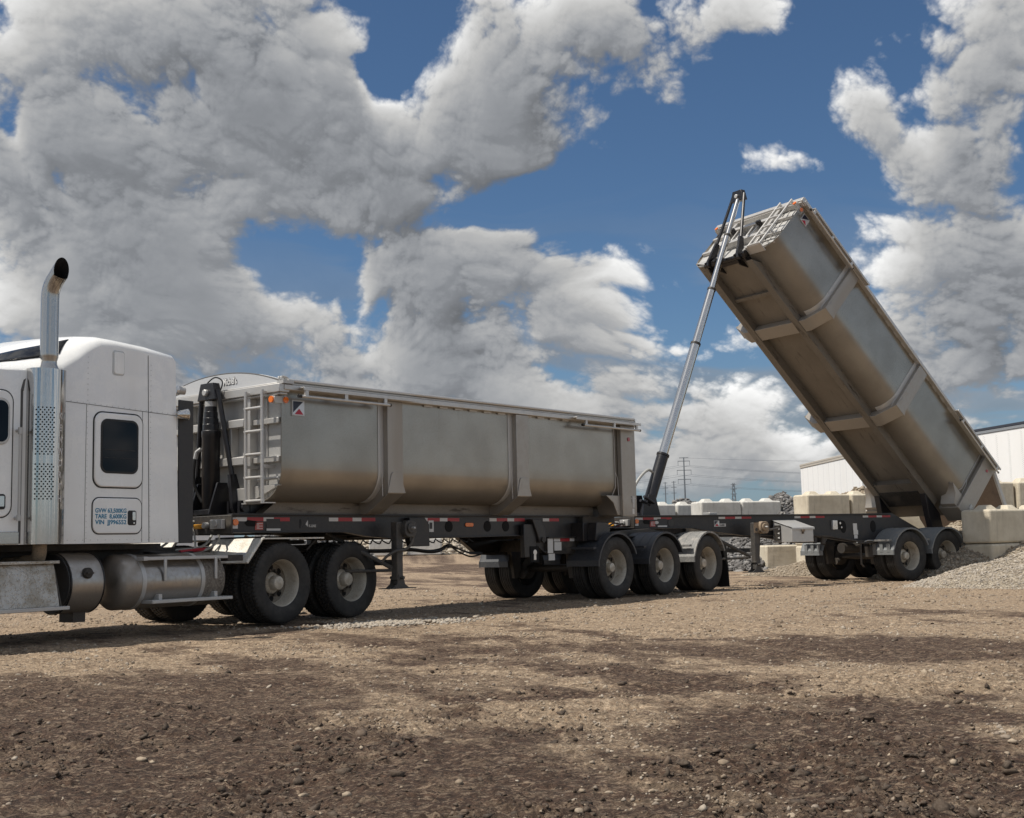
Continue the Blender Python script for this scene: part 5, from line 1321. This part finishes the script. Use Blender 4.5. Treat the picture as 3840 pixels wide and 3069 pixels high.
def groundfn(q, b):
    P = worldpos(q)
    at = q.n('ShaderNodeAttribute', attribute_name='mud'); mud = at.outputs['Fac']
    fine = q.noise(P, 38, 6, .68)
    mid = q.noise(P, 9, 5, .62)
    mp = q.n('ShaderNodeMapping'); mp.inputs['Scale'].default_value = (.55, 1.3, 1); mp.inputs['Rotation'].default_value = (0, 0, .16); q.l(P, mp.inputs[0])
    fl = q.noise(mp.outputs[0], 26, 7, .72, .6)
    m = q.math('ADD', q.math('ADD', q.math('MULTIPLY', mud, .66), .17), q.math('MULTIPLY', q.math('SUBTRACT', fl, .5), 1.5))
    m = q.math('ADD', m, q.math('MULTIPLY', q.math('SUBTRACT', q.noise(mp.outputs[0], 5.5, 5, .62), .5), 1.1), clamp=True)
    v1 = q.n('ShaderNodeTexVoronoi', i_Scale=62.0, i_Randomness=1.0); q.l(P, v1.inputs['Vector'])
    v2 = q.n('ShaderNodeTexVoronoi', i_Scale=26.0, i_Randomness=1.0); q.l(P, v2.inputs['Vector'])
    cs = q.n('ShaderNodeSeparateColor'); q.l(v1.outputs['Color'], cs.inputs[0])
    cs2 = q.n('ShaderNodeSeparateColor'); q.l(v2.outputs['Color'], cs2.inputs[0])
    stone = q.mix(cs.outputs[0], GRAVEL_LO, GRAVEL_HI)
    stone2 = q.mix(cs2.outputs[1], GRAVEL_LO, GRAVEL_HI)
    stone = q.mix(q.ramp(cs2.outputs[0], .45, .6), stone, stone2)
    spk = q.noise(P, 21, 9, .80, .3)
    tan = q.mix(q.ramp(mid, .3, .7), (.225, .155, .099), (.39, .285, .19))
    c = q.mix(q.ramp(fine, .35, .62, .15, .85), tan, stone)
    dark = q.mix(q.ramp(fine, .3, .72), (.034, .0205, .0145), (.118, .072, .048))
    dark = q.mix(q.ramp(fl, .51, .60, 0, .9), dark, (.27, .20, .14))          # straw-coloured fines trodden into the mud
    c = q.mix(q.ramp(m, .28, .74, 0, 1, False), c, dark)
    c = q.mix(1.0, c, q.ramp(spk, .32, .68, .48, 1.50), 'MULTIPLY')
    q.l(c, b.inputs['Base Color'])
    q.l(q.ramp(m, .3, .8, .92, .80, False), b.inputs['Roughness'])
    b.inputs['Specular IOR Level'].default_value = .25
    h = q.math('ADD', q.math('MULTIPLY', q.math('SUBTRACT', 1.0, q.math('MULTIPLY', v1.outputs['Distance'], 1.5)), .35), q.math('MULTIPLY', fine, .9))
    h = q.math('ADD', h, q.math('MULTIPLY', q.math('SUBTRACT', 1.0, v2.outputs['Distance']), .35))
    h = q.math('ADD', h, q.math('MULTIPLY', spk, 1.4))
    bump(q, b, h, 1.0, .022)
GRAVEL_LO, GRAVEL_HI = (.19, .138, .093), (.56, .445, .32)
mat('yard_ground', (.2, .16, .12), .9, fn=groundfn)
g_ = grid_mesh('ground', GX, GY, GZ, True, 'yard_ground', {'mud': mudness(GX, GY)})
tag(g_, kind='structure')

# ---------------------------------------------------------------- loose stones and clods
def stone_mat(name, cols, rough=.85, dirt=None):
    def fn(q, b):
        ge = q.n('ShaderNodeNewGeometry')
        cr = q.n('ShaderNodeValToRGB'); e = cr.color_ramp
        while len(e.elements) < len(cols): e.elements.new(.5)
        for i, c in enumerate(cols): e.elements[i].position = i / (len(cols) - 1); e.elements[i].color = (*c, 1)
        q.l(ge.outputs['Random Per Island'], cr.inputs[0])
        nz = q.noise(ge.outputs['Position'], 60, 4, .6)
        q.l(q.mix(q.ramp(nz, .3, .75), cr.outputs[0], q.mix(.5, cr.outputs[0], (.16, .13, .10))), b.inputs['Base Color'])
        bump(q, b, nz, .3, .01)
    return mat(name, cols[0], rough, 0, .3, fn=fn)
stone_mat('pebble', [(.14, .105, .072), (.27, .21, .15), (.38, .31, .23), (.24, .195, .155), (.48, .42, .34)])
stone_mat('pale_pebble', [(.25, .21, .165), (.45, .39, .31), (.34, .31, .27), (.52, .47, .40)])
stone_mat('mud_clod', [(.028, .019, .014), (.075, .052, .037), (.045, .032, .023), (.13, .092, .066)], .9)
stone_mat('limestone', [(.34, .29, .22), (.52, .46, .37), (.42, .375, .31), (.58, .53, .45), (.27, .24, .20)])
stone_mat('grey_rock', [(.06, .061, .064), (.125, .126, .13), (.22, .22, .22), (.095, .096, .10), (.34, .335, .325)])
stone_mat('tan_gravel', [(.24, .19, .135), (.38, .315, .235), (.31, .265, .205), (.44, .38, .30)])
import bmesh
def ico(sub):
    bm = bmesh.new(); bmesh.ops.create_icosphere(bm, subdivisions=sub, radius=1.0)
    v = np.array([x.co[:] for x in bm.verts], np.float32); bm.verts.index_update()
    f = np.array([[x.index for x in p.verts] for p in bm.faces], np.int32); bm.free()
    return v, f
ICO = {1: ico(1), 2: ico(2)}
def stones(name, x, y, z, size, mname, sub=1, flat=(.45, .85), rough=.28, parent=None, sink=.25):
    n = len(x); V, Fc = ICO[sub]; k = len(V)
    var = 16
    shapes = np.stack([V * (1 + rough * rng.standard_normal((k, 1)).astype(np.float32).clip(-1.6, 1.6)) for _ in range(var)])
    pick = rng.integers(0, var, n)
    S = shapes[pick]                                                     # n,k,3
    sc = np.stack([rng.uniform(.75, 1.35, n), rng.uniform(.7, 1.1, n), rng.uniform(flat[0], flat[1], n)], -1).astype(np.float32) * size[:, None]
    S = S * sc[:, None, :]
    a = rng.uniform(0, 2 * np.pi, n); t = rng.normal(0, .35, n)
    ca, sa, ct, st = np.cos(a), np.sin(a), np.cos(t), np.sin(t)
    X, Y, Z = S[..., 0], S[..., 1], S[..., 2]
    Y, Z = Y * ct[:, None] - Z * st[:, None], Y * st[:, None] + Z * ct[:, None]
    X, Y = X * ca[:, None] - Y * sa[:, None], X * sa[:, None] + Y * ca[:, None]
    P = np.stack([X + x[:, None], Y + y[:, None], Z + (z + size * sc[:, 2] / size * (1 - 2 * sink) * .5)[:, None]], -1).astype(np.float32)
    me = bpy.data.meshes.new(name); me.vertices.add(n * k); me.vertices.foreach_set('co', P.ravel())
    add_faces(me, (Fc[None] + (np.arange(n, dtype=np.int32) * k)[:, None, None]).reshape(-1, 3))
    me.materials.append(MATS[mname])
    if sub > 1: me.polygons.foreach_set('use_smooth', np.ones(len(me.polygons), bool))
    o = bpy.data.objects.new(name, me); COL.objects.link(o)
    if parent is not None: o.parent = parent
    o['kind'] = 'stuff'
    return o
def wedge(n, r0, r1, a=27):
    r = np.exp(rng.uniform(math.log(r0), math.log(r1), n)); t = np.radians(rng.uniform(-a, a, n)); return (r * np.sin(t)).astype(np.float32), (r * np.cos(t)).astype(np.float32)
x, y = wedge(85000, 3.9, 30)
keep = rng.random(len(x)) < np.clip(1.05 - 1.1 * mudness(x, y), .04, 1) * (.25 + 1.1 * sstep(fbm(x * 1.3, y * 1.6, 4, .55, 9), .42, .62))
x, y = x[keep], y[keep]; r_ = np.hypot(x, y)
sz = (rng.lognormal(math.log(.0052), .5, len(x)).clip(.0025, .022) * (.75 + .055 * r_.clip(4, 26))).astype(np.float32)
stones('loose_pebbles', x, y, ground_z(x, y), sz, 'pebble', 1, sink=.3)
x, y = wedge(170, 4.0, 15)
sz = rng.uniform(.008, .022, len(x)).astype(np.float32)
stones('loose_cobbles', x, y, ground_z(x, y), sz, 'pebble', 2, rough=.10, sink=.35, flat=(.35, .6))
x, y = wedge(90000, 3.9, 17)
keep = rng.random(len(x)) < (clumpy(x, y) * .36 * sstep(y, 13, 6) + .03) * np.clip(.15 + mudness(x, y), 0, 1)
x, y = x[keep], y[keep]
sz = rng.lognormal(math.log(.0054), .62, len(x)).clip(.0025, .028).astype(np.float32)
stones('mud_clods', x, y, ground_z(x, y), sz, 'mud_clod', 1, rough=.42, sink=.30, flat=(.35, .9))
# spill of pale stone beside the truck's last wheel
n = 1500
x = (-1.55 + rng.normal(0, .45, n)).astype(np.float32); y = (16.15 + rng.normal(0, .26, n) + (x + 1.55) * .35).astype(np.float32)
stones('stone_spill', x, y, ground_z(x, y) + .03 * np.exp(-(((x + 1.55) / .5) ** 2 + ((y - 16.15) / .3) ** 2)).astype(np.float32), rng.uniform(.010, .030, n).astype(np.float32), 'pale_pebble', 1, sink=.25)

# ---------------------------------------------------------------- heaps
def gravelfn(lo, hi, scale, mudmix=0.0):
    def fn(q, b):
        P = worldpos(q)
        v = q.n('ShaderNodeTexVoronoi', i_Scale=scale); q.l(P, v.inputs['Vector'])
        cs = q.n('ShaderNodeSeparateColor'); q.l(v.outputs['Color'], cs.inputs[0])
        nz = q.noise(P, 2.2, 5, .6)
        c = q.mix(cs.outputs[0], lo, hi)
        c = q.mix(q.ramp(nz, .4, .7, 0, .45), c, tuple(k * .62 for k in lo))
        c = q.mix(q.ramp(v.outputs['Distance'], .25, .6, 0, .6), c, tuple(k * .5 for k in lo))
        q.l(c, b.inputs['Base Color']); b.inputs['Specular IOR Level'].default_value = .25
        bump(q, b, q.math('SUBTRACT', 1.0, v.outputs['Distance']), .9, .6 / scale)
    return fn
mat('heap_limestone', (.4, .35, .28), .9, fn=gravelfn((.27, .225, .165), (.56, .495, .40), 26))
mat('heap_rock', (.2, .2, .2), .85, fn=gravelfn((.07, .07, .075), (.26, .26, .26), 7))
mat('heap_tan', (.33, .27, .2), .9, fn=gravelfn((.24, .19, .135), (.42, .35, .265), 22))
def heap(label, cx, cy, h, rx, ry, rot, stone, ssize, nst, m, bump_=.12, seed=0, name='gravel_pile', group='heaps of gravel and rock round the concrete bays', sub=1):
    nr, nt = 60, 110
    tt = np.linspace(0, 1, nr).astype(np.float32); th = np.linspace(0, 2 * np.pi, nt, endpoint=False).astype(np.float32)
    T2, TH2 = np.meshgrid(th, tt)
    c, s = math.cos(R(rot)), math.sin(R(rot))
    def world(t, a):
        lx, ly = rx * t * np.cos(a), ry * t * np.sin(a); return cx + lx * c - ly * s, cy + lx * s + ly * c
    def height(t, X, Y):
        prof = np.clip(1 - t, 0, 1); prof = prof - .10 * np.exp(-(t / .12) ** 2) + .06 * (1 - t) * np.exp(-((t - .85) / .12) ** 2)
        return h * prof * (1 + .30 * (fbm(X * .9 + seed, Y * .9, 4, .5, 2) - .5)) + bump_ * (fbm(X * 2.6 + seed, Y * 2.6, 5, .6, 6) - .5) * np.minimum(1, 4 * (1 - t)) - .07
    X, Y = world(TH2, T2); Z = height(TH2, X, Y) + ground_z(X, Y) * 1.0
    o = grid_mesh(name, X, Y, Z, True, m)
    o.data.transform(Matrix.Translation((-cx, -cy, 0))); o.location = (cx, cy, 0)
    tag(o, label, 'gravel pile' if 'rock' not in name else 'rock pile', group)
    t = np.sqrt(rng.random(nst)).astype(np.float32); a = rng.uniform(0, 2 * np.pi, nst).astype(np.float32)
    X, Y = world(t, a); Z = height(t, X, Y) + ground_z(X, Y)
    keep = np.ones(nst, bool)
    st = stones('stones', X[keep] - cx, Y[keep] - cy, Z[keep], (rng.lognormal(math.log(ssize), .35, nst).clip(ssize * .4, ssize * 2.4)).astype(np.float32)[keep], stone, sub, parent=o, sink=.3, rough=.22)
    return o
heap('pale limestone gravel pile in front of the nearest stacked concrete block', 14.6, 24.9, 1.75, 7.6, 3.3, 12, 'pale_pebble', .016, 52000, 'heap_limestone', .12, 1)
heap('freshly dumped dark gravel heap burying the rear wheel under the open tailgate', 10.85, 28.85, 1.65, 2.8, 2.6, 20, 'tan_gravel', .03, 5000, 'heap_limestone', .12, 2)
heap('gravel pile rising above the back row of blocks below the riveted trailer', 14.2, 33.6, 2.75, 3.6, 2.6, 0, 'tan_gravel', .035, 5000, 'heap_limestone', .15, 3)
heap('low fan of pale pebbles beside the front wheels of the tipped trailer', 8.3, 33.6, .52, 2.6, 1.9, 10, 'tan_gravel', .022, 4500, 'heap_tan', .06, 4)
heap('grey rock pile spilling round the low block behind the landing leg', 7.5, 40.4, 1.25, 2.6, 2.2, 0, 'grey_rock', .055, 3600, 'heap_rock', .16, 5, 'rock_pile', sub=2)
heap('tall grey rock pile pouring through the gap in the block wall', 9.3, 42.6, 2.95, 3.2, 2.6, 0, 'grey_rock', .062, 4200, 'heap_rock', .2, 6, 'rock_pile', sub=2)
heap('grey rock pile just showing over the far pale blocks', 6.2, 47.2, 2.75, 4.5, 2.5, 0, 'grey_rock', .062, 2200, 'heap_rock', .2, 7, 'rock_pile', sub=2)
heap('bright crushed stone heap seen in the slot beneath the trailer coupling', 3.6, 40.3, 1.9, 3.4, 2.2, 0, 'grey_rock', .05, 2500, 'heap_limestone', .15, 8)
heap('tan gravel pile topping the rough tan block by the tipped body', 10.8, 39.3, 2.85, 2.6, 1.9, 0, 'tan_gravel', .05, 2500, 'heap_tan', .15, 9)
heap('pale cobble pile seen under the lead trailer past its landing leg', -5.2, 58.5, 2.1, 5.2, 3.0, 0, 'limestone', .075, 3000, 'heap_limestone', .2, 10)
heap('tan sandy heap seen beneath the middle of the lead trailer', -.4, 61.5, 1.75, 4.2, 2.6, 0, 'tan_gravel', .05, 2500, 'heap_tan', .2, 11)
heap('grey crushed rock pile seen over the white quarter fender', -9.2, 52.5, 2.0, 3.4, 2.6, 0, 'grey_rock', .06, 2000, 'heap_rock', .2, 12, 'rock_pile')
heap('low tan heap in the distance behind the fuel tanks', -14.5, 47.0, 1.2, 4.5, 2.5, 0, 'tan_gravel', .05, 1500, 'heap_tan', .2, 13)
heap('long brown heap far behind the three rear axles', 2.4, 55.0, 1.5, 3.5, 2.2, 0, 'tan_gravel', .05, 1500, 'heap_tan', .2, 14)

# ---------------------------------------------------------------- cast concrete blocks
def concretefn(c0, c1, pit):
    def fn(q, b):
        co = objco(q)
        n = q.noise(co, 3.0, 6, .62); f = q.noise(co, 42, 5, .65)
        mp = q.n('ShaderNodeMapping'); mp.inputs['Scale'].default_value = (1, 1, .12); q.l(co, mp.inputs[0])
        st = q.noise(mp.outputs[0], 7, 5, .6)
        c = q.mix(q.ramp(n, .3, .7), c0, c1)
        c = q.mix(q.ramp(st, .52, .78, 0, .45), c, tuple(k * .62 for k in c0))
        vo = q.n('ShaderNodeTexVoronoi', i_Scale=30.0); q.l(co, vo.inputs['Vector'])
        hole = q.math('MULTIPLY', q.ramp(vo.outputs['Distance'], .05, .16, 1, 0), q.ramp(q.noise(co, 4, 2), .5, .6))
        c = q.mix(q.math('MULTIPLY', hole, .6), c, tuple(k * .45 for k in c0))
        q.l(c, b.inputs['Base Color'])
        h = q.math('SUBTRACT', q.math('ADD', q.math('MULTIPLY', f, .5), q.math('MULTIPLY', n, 1.1)), q.math('MULTIPLY', hole, 1.2))
        bump(q, b, h, pit, .02)
    return fn
mat('pale_concrete', (.46, .45, .42), .85, fn=concretefn((.48, .47, .435), (.60, .59, .555), .45))
mat('tan_concrete', (.42, .385, .31), .88, fn=concretefn((.50, .445, .345), (.61, .555, .445), .9))
_blk = {}
def block_mesh(kind, knobs):
    key = (kind, knobs)
    if key in _blk: return _blk[key]
    r_ = random.Random(hash(kind) % 97 + knobs)
    mb = MB(); L, D, Hh, c = 1.50, .75, .735, .035
    def ring(z, i): return [(i + c, i, z), (L - i - c, i, z), (L - i, i + c, z), (L - i, D - i - c, z), (L - i - c, D - i, z), (i + c, D - i, z), (i, D - i - c, z), (i, i + c, z)]
    mb.loft([ring(0, c), ring(c, 0), ring(Hh - c, 0), ring(Hh, c)])
    if knobs:
        for kx in (.375, 1.125):
            def k4(z, w): return [(kx - w, D / 2 - w, z), (kx + w, D / 2 - w, z), (kx + w, D / 2 + w, z), (kx - w, D / 2 + w, z)]
            mb.loft([k4(Hh - .004, .19), k4(Hh + .085, .115), k4(Hh + .10, .10)])
    o = mb.build('concrete_block', kind, None, bevel=.014, smooth=0)
    me = o.data; bpy.data.objects.remove(o); _blk[key] = me
    return me
nb = 0
def block(x, y, z, azd, label, kind='pale_concrete', knobs=True, jig=0.0):
    global nb
    me = block_mesh(kind, knobs); o = bpy.data.objects.new('concrete_block', me); COL.objects.link(o)
    j = random.Random(nb); nb += 1
    o.location = (x + j.uniform(-1, 1) * jig, y + j.uniform(-1, 1) * jig, z); o.rotation_euler = (0, 0, R(90 - azd + j.uniform(-1, 1) * jig * 60))
    md = o.modifiers.new('edge', 'BEVEL'); md.width = .018; md.segments = 3; md.limit_method = 'ANGLE'; md.angle_limit = R(25)
    o.data.polygons.foreach_set('use_smooth', [True] * len(o.data.polygons)); o.data.set_sharp_from_angle(angle=R(40))
    return tag(o, label, 'concrete block', 'cast concrete blocks walling the gravel bays')
def stack(x, y, azd, labels, kind='pale_concrete', jig=.012):
    for i, lb in enumerate(labels): block(x, y, i * .75, azd, lb, kind, i == len(labels) - 1, jig)
stack(10.31, 27.0, 56.7, ['lower tan concrete block half buried by the pale gravel pile beside the tipped trailer', 'big rough tan concrete block on top of the half buried one beside the open tailgate'], 'tan_concrete', .014)
stack(11.60, 27.86, 56.7, ['tan concrete block at ground level, cut by the right edge and deep in gravel', 'tan concrete block behind the big rough one, cut by the right edge'], 'tan_concrete')
def wall3(x, y, azd, what, kind='pale_concrete'):
    stack(x, y, azd, ['bottom ' + what, 'middle ' + what, 'top ' + what], kind)
wall3(6.12, 40.8, 70, 'pale block of the stack with two knobs in view behind the frame')
wall3(7.56, 41.34, 70, 'pale block of the stack just right of the two-knob one')
wall3(4.18, 42.55, 70, 'pale block of the stack beside the foot of the long hoist')
wall3(5.64, 43.25, 70, 'pale block of the stack in the gap left of the two-knob one', 'pale_concrete')
wall3(8.59, 36.4, 68, 'tan block of the rough stack left of the tipped body', 'tan_concrete')
wall3(10.05, 36.99, 68, 'tan block of the stack hidden behind the tipped body', 'tan_concrete')
block(7.71, 38.4, .03, 80, 'low pale concrete block lying in the grey rocks behind the landing leg', 'tan_concrete', False)
wall3(11.05, 30.62, 75, 'tan block of the stack just behind the swung tailgate', 'tan_concrete')
wall3(12.56, 30.95, 77, 'tan block at the right edge below the riveted trailer', 'tan_concrete')
stack(9.25, 31.78, 86, ['lower tan block in the shadow beneath the tipped body', 'upper tan block in the shadow beneath the tipped body'], 'tan_concrete')
stack(10.77, 31.89, 86, ['lower tan block in the shadow under the open tailgate', 'upper tan block in the shadow under the open tailgate'], 'tan_concrete')
block(-6.4, 54.6, .62, 84, 'pale concrete block lying in the far cobbles just left of the landing leg', 'pale_concrete', False)
block(-4.75, 54.9, .62, 88, 'pale concrete block lying in the far cobbles just right of the landing leg', 'pale_concrete', False)
block(-2.0, 58.2, .55, 95, 'half buried concrete block between the far cobble pile and the sandy heap', 'pale_concrete', False)

# ---------------------------------------------------------------- white box trailers behind the bays
mat('trailer_white', (.87, .875, .87), .4, 0, .4, fn=dirty((.87, .875, .87), (.70, .68, .64), .20, .8, .38, .6, streak=True))
mat('seam_pale', (.55, .56, .57), .5)
mat('trailer_rail_dark', (.035, .04, .055), .5)
mat('trailer_rail_grey', (.33, .35, .37), .45, .4)
mat('trailer_rail_beige', (.46, .43, .38), .6)
def box_trailer(p0, p1, label, riveted):
    """p0 and p1: ends of the side that faces the yard (p0 is the nearer end)"""
    a, b_ = Vector((*p0, 0)), Vector((*p1, 0)); d = (b_ - a); L = d.length
    root = tag(empty('box_trailer', a, math.atan2(d.y, d.x)), label, 'trailer', 'white box trailers parked behind the bays')
    mb = MB(); mb.box(0, L, -2.55, 0, 1.12, 3.93)
    body_ = mb.build('trailer_body', 'trailer_white', root, bevel=.02)
    mb = MB(); mb.box(-.01, L + .01, -2.57, .022, 3.93, 4.02, 1); mb.box(-.02, L + .02, -2.56, .03, 4.02, 4.10, 0); mb.build('top_rail', ['trailer_rail_dark', 'trailer_rail_grey'] if riveted else ['trailer_rail_beige', 'trailer_rail_beige'], root, bevel=.01)
    mb = MB(); mb.box(0, L, -2.57, .02, 1.0, 1.118); mb.build('bottom_rail', 'trailer_rail_grey', root)
    mb = MB()
    if riveted:
        x = .4
        while x < L - .2:
            for k in range(46):
                mb.cyl((x, .001, 1.2 + k * .058), (x, .006, 1.2 + k * .058), .011, n=6); mb.cyl((x + .05, .001, 1.2 + k * .058 + .03), (x + .05, .006, 1.2 + k * .058 + .03), .009, n=6)
            x += .61
        mb.build('rivet_rows', 'seam_pale', body_, smooth=0)
    else:
        x = .25
        while x < L - .1: mb.box(x, x + .012, -.002, .003, 1.15, 3.92); x += .72
        mb.build('wall_seams', 'seam_pale', body_, smooth=0)
    for x in (L - 1.2, L - 2.5):
        for y in (-2.3, -.2):
            mb = MB(); tyre_mesh(mb, (x, y, .5), .5, False); mb.build('tyre', 'tyre_rubber', root)
    mb = MB(); mb.box(L - 3.2, L - .6, -1.9, -.6, .6, 1.0); mb.box(2.0, 2.15, -2.1, -1.95, .1, 1.0); mb.box(2.0, 2.15, -.6, -.45, .1, 1.0); mb.build('running_gear', 'dusty_black_frame', root)
    return root
box_trailer((15.25, 31.1), (12.85, 42.75), 'white riveted box trailer with a dark top rail behind the raised body', True)
box_trailer((12.66, 45.2), (12.26, 53.0), 'white box trailer with a beige top rail left of the raised body', False)

# ---------------------------------------------------------------- pylons, wires and a far shed
mat('galvanised_haze', (.16, .19, .22), .6, .2)  # bluish tint in the pylon colour stands for distance haze
mat('wire_far', (.13, .16, .20), .6)
def pylon(x, y, h, arms, label, lattice=False):
    root = tag(empty('power_pylon', (x, y, 0)), label, 'pylon', 'power pylons on the skyline')
    mb = MB()
    if lattice:
        for sx, sy in ((-1, -1), (1, -1), (1, 1), (-1, 1)): mb.cyl((sx * 2.4, sy * 2.4, 0), (sx * .45, sy * .45, h), .22, .14, 6)
        for k in range(12):
            w0 = 2.4 - 1.95 * k / 12; w1 = 2.4 - 1.95 * (k + 1) / 12; z0, z1 = h * k / 12, h * (k + 1) / 12
            for s in (1, -1): mb.cyl((-s * w0, -w0, z0), (s * w1, -w1, z1), .10, n=5); mb.cyl((-s * w0, w0, z0), (s * w1, w1, z1), .10, n=5)
    else: mb.cyl((0, 0, -1), (0, 0, h), .62, .26, 10)
    mb.build('mast', 'galvanised_haze', root)
    for z, w in arms:
        mb = MB(); mb.box(-w, w, -.14, .14, z - .16, z + .12); a = mb.build('cross_arm', 'galvanised_haze', root)
        if w > 2.2:
            for s in (-1, 1):
                mb = MB(); mb.cyl((s * w * .97, 0, z - .1), (s * w * .97, 0, z - 2.1), .09, n=6); mb.build('insulator', 'galvanised_haze', a)
    return root
pylon(78.4, 570, 39.6, ((39.4, 2.1), (37.9, 2.75), (33.7, 3.3), (29.5, 3.0)), 'tall steel pylon with four cross arms standing right of the long hoist')
pylon(91.4, 750, 37.2, ((36.6, 1.4), (33.5, 1.6), (30.0, 1.6)), 'left one of the two slim distant poles between the long hoist and the tall pylon')
pylon(96.6, 750, 37.6, ((37.0, 1.4), (33.8, 1.6), (30.4, 1.6)), 'slim distant pole nearest the left of the tall pylon')
pylon(132.6, 750, 35.6, ((34.8, 1.7), (32.0, 1.9), (29.0, 1.9)), 'small lattice pylon alone above the pale block with two knobs', True)
def wire(p, q_, sag):
    mb = MB(); P0, P1 = Vector(p), Vector(q_)
    mb.tube([P0.lerp(P1, t) - Vector((0, 0, sag * 4 * t * (1 - t))) for t in [k / 24 for k in range(25)]], .05, 5)
    o = mb.build('power_line', 'wire_far', None); tag(o, 'thin sagging power line strung between the distant pylons', 'power line', 'power lines across the skyline')
for z, w in ((37.9, 2.7), (33.7, 3.2), (29.5, 2.9)):
    for s in (-1, 1):
        wire((78.4 + s * w, 570, z - 2.1), (340 + s * w, 585, z + 3), 8.5)
        wire((78.4 + s * w, 570, z - 2.1), (-190 + s * w, 640, z - 1), 9)
wire((78.4, 570, 39.4), (340, 585, 43), 5)
mat('shed_roof', (.45, .55, .66), .5); mat('shed_wall', (.6, .62, .64), .7)
sh = tag(empty('shed', (-24.5, 88, 0)), 'low far shed with a pale blue roof glimpsed behind the hoist foot', 'shed')
mb = MB(); mb.box(-4, 4, -3, 3, .2, 3.0); mb.build('wall', 'shed_wall', sh)
mb = MB(); mb.prism([(-3.3, 2.95), (3.3, 2.95), (3.3, 3.05), (0, 3.65), (-3.3, 3.05)], -4.2, 4.2, 'x'); mb.build('roof', 'shed_roof', sh)
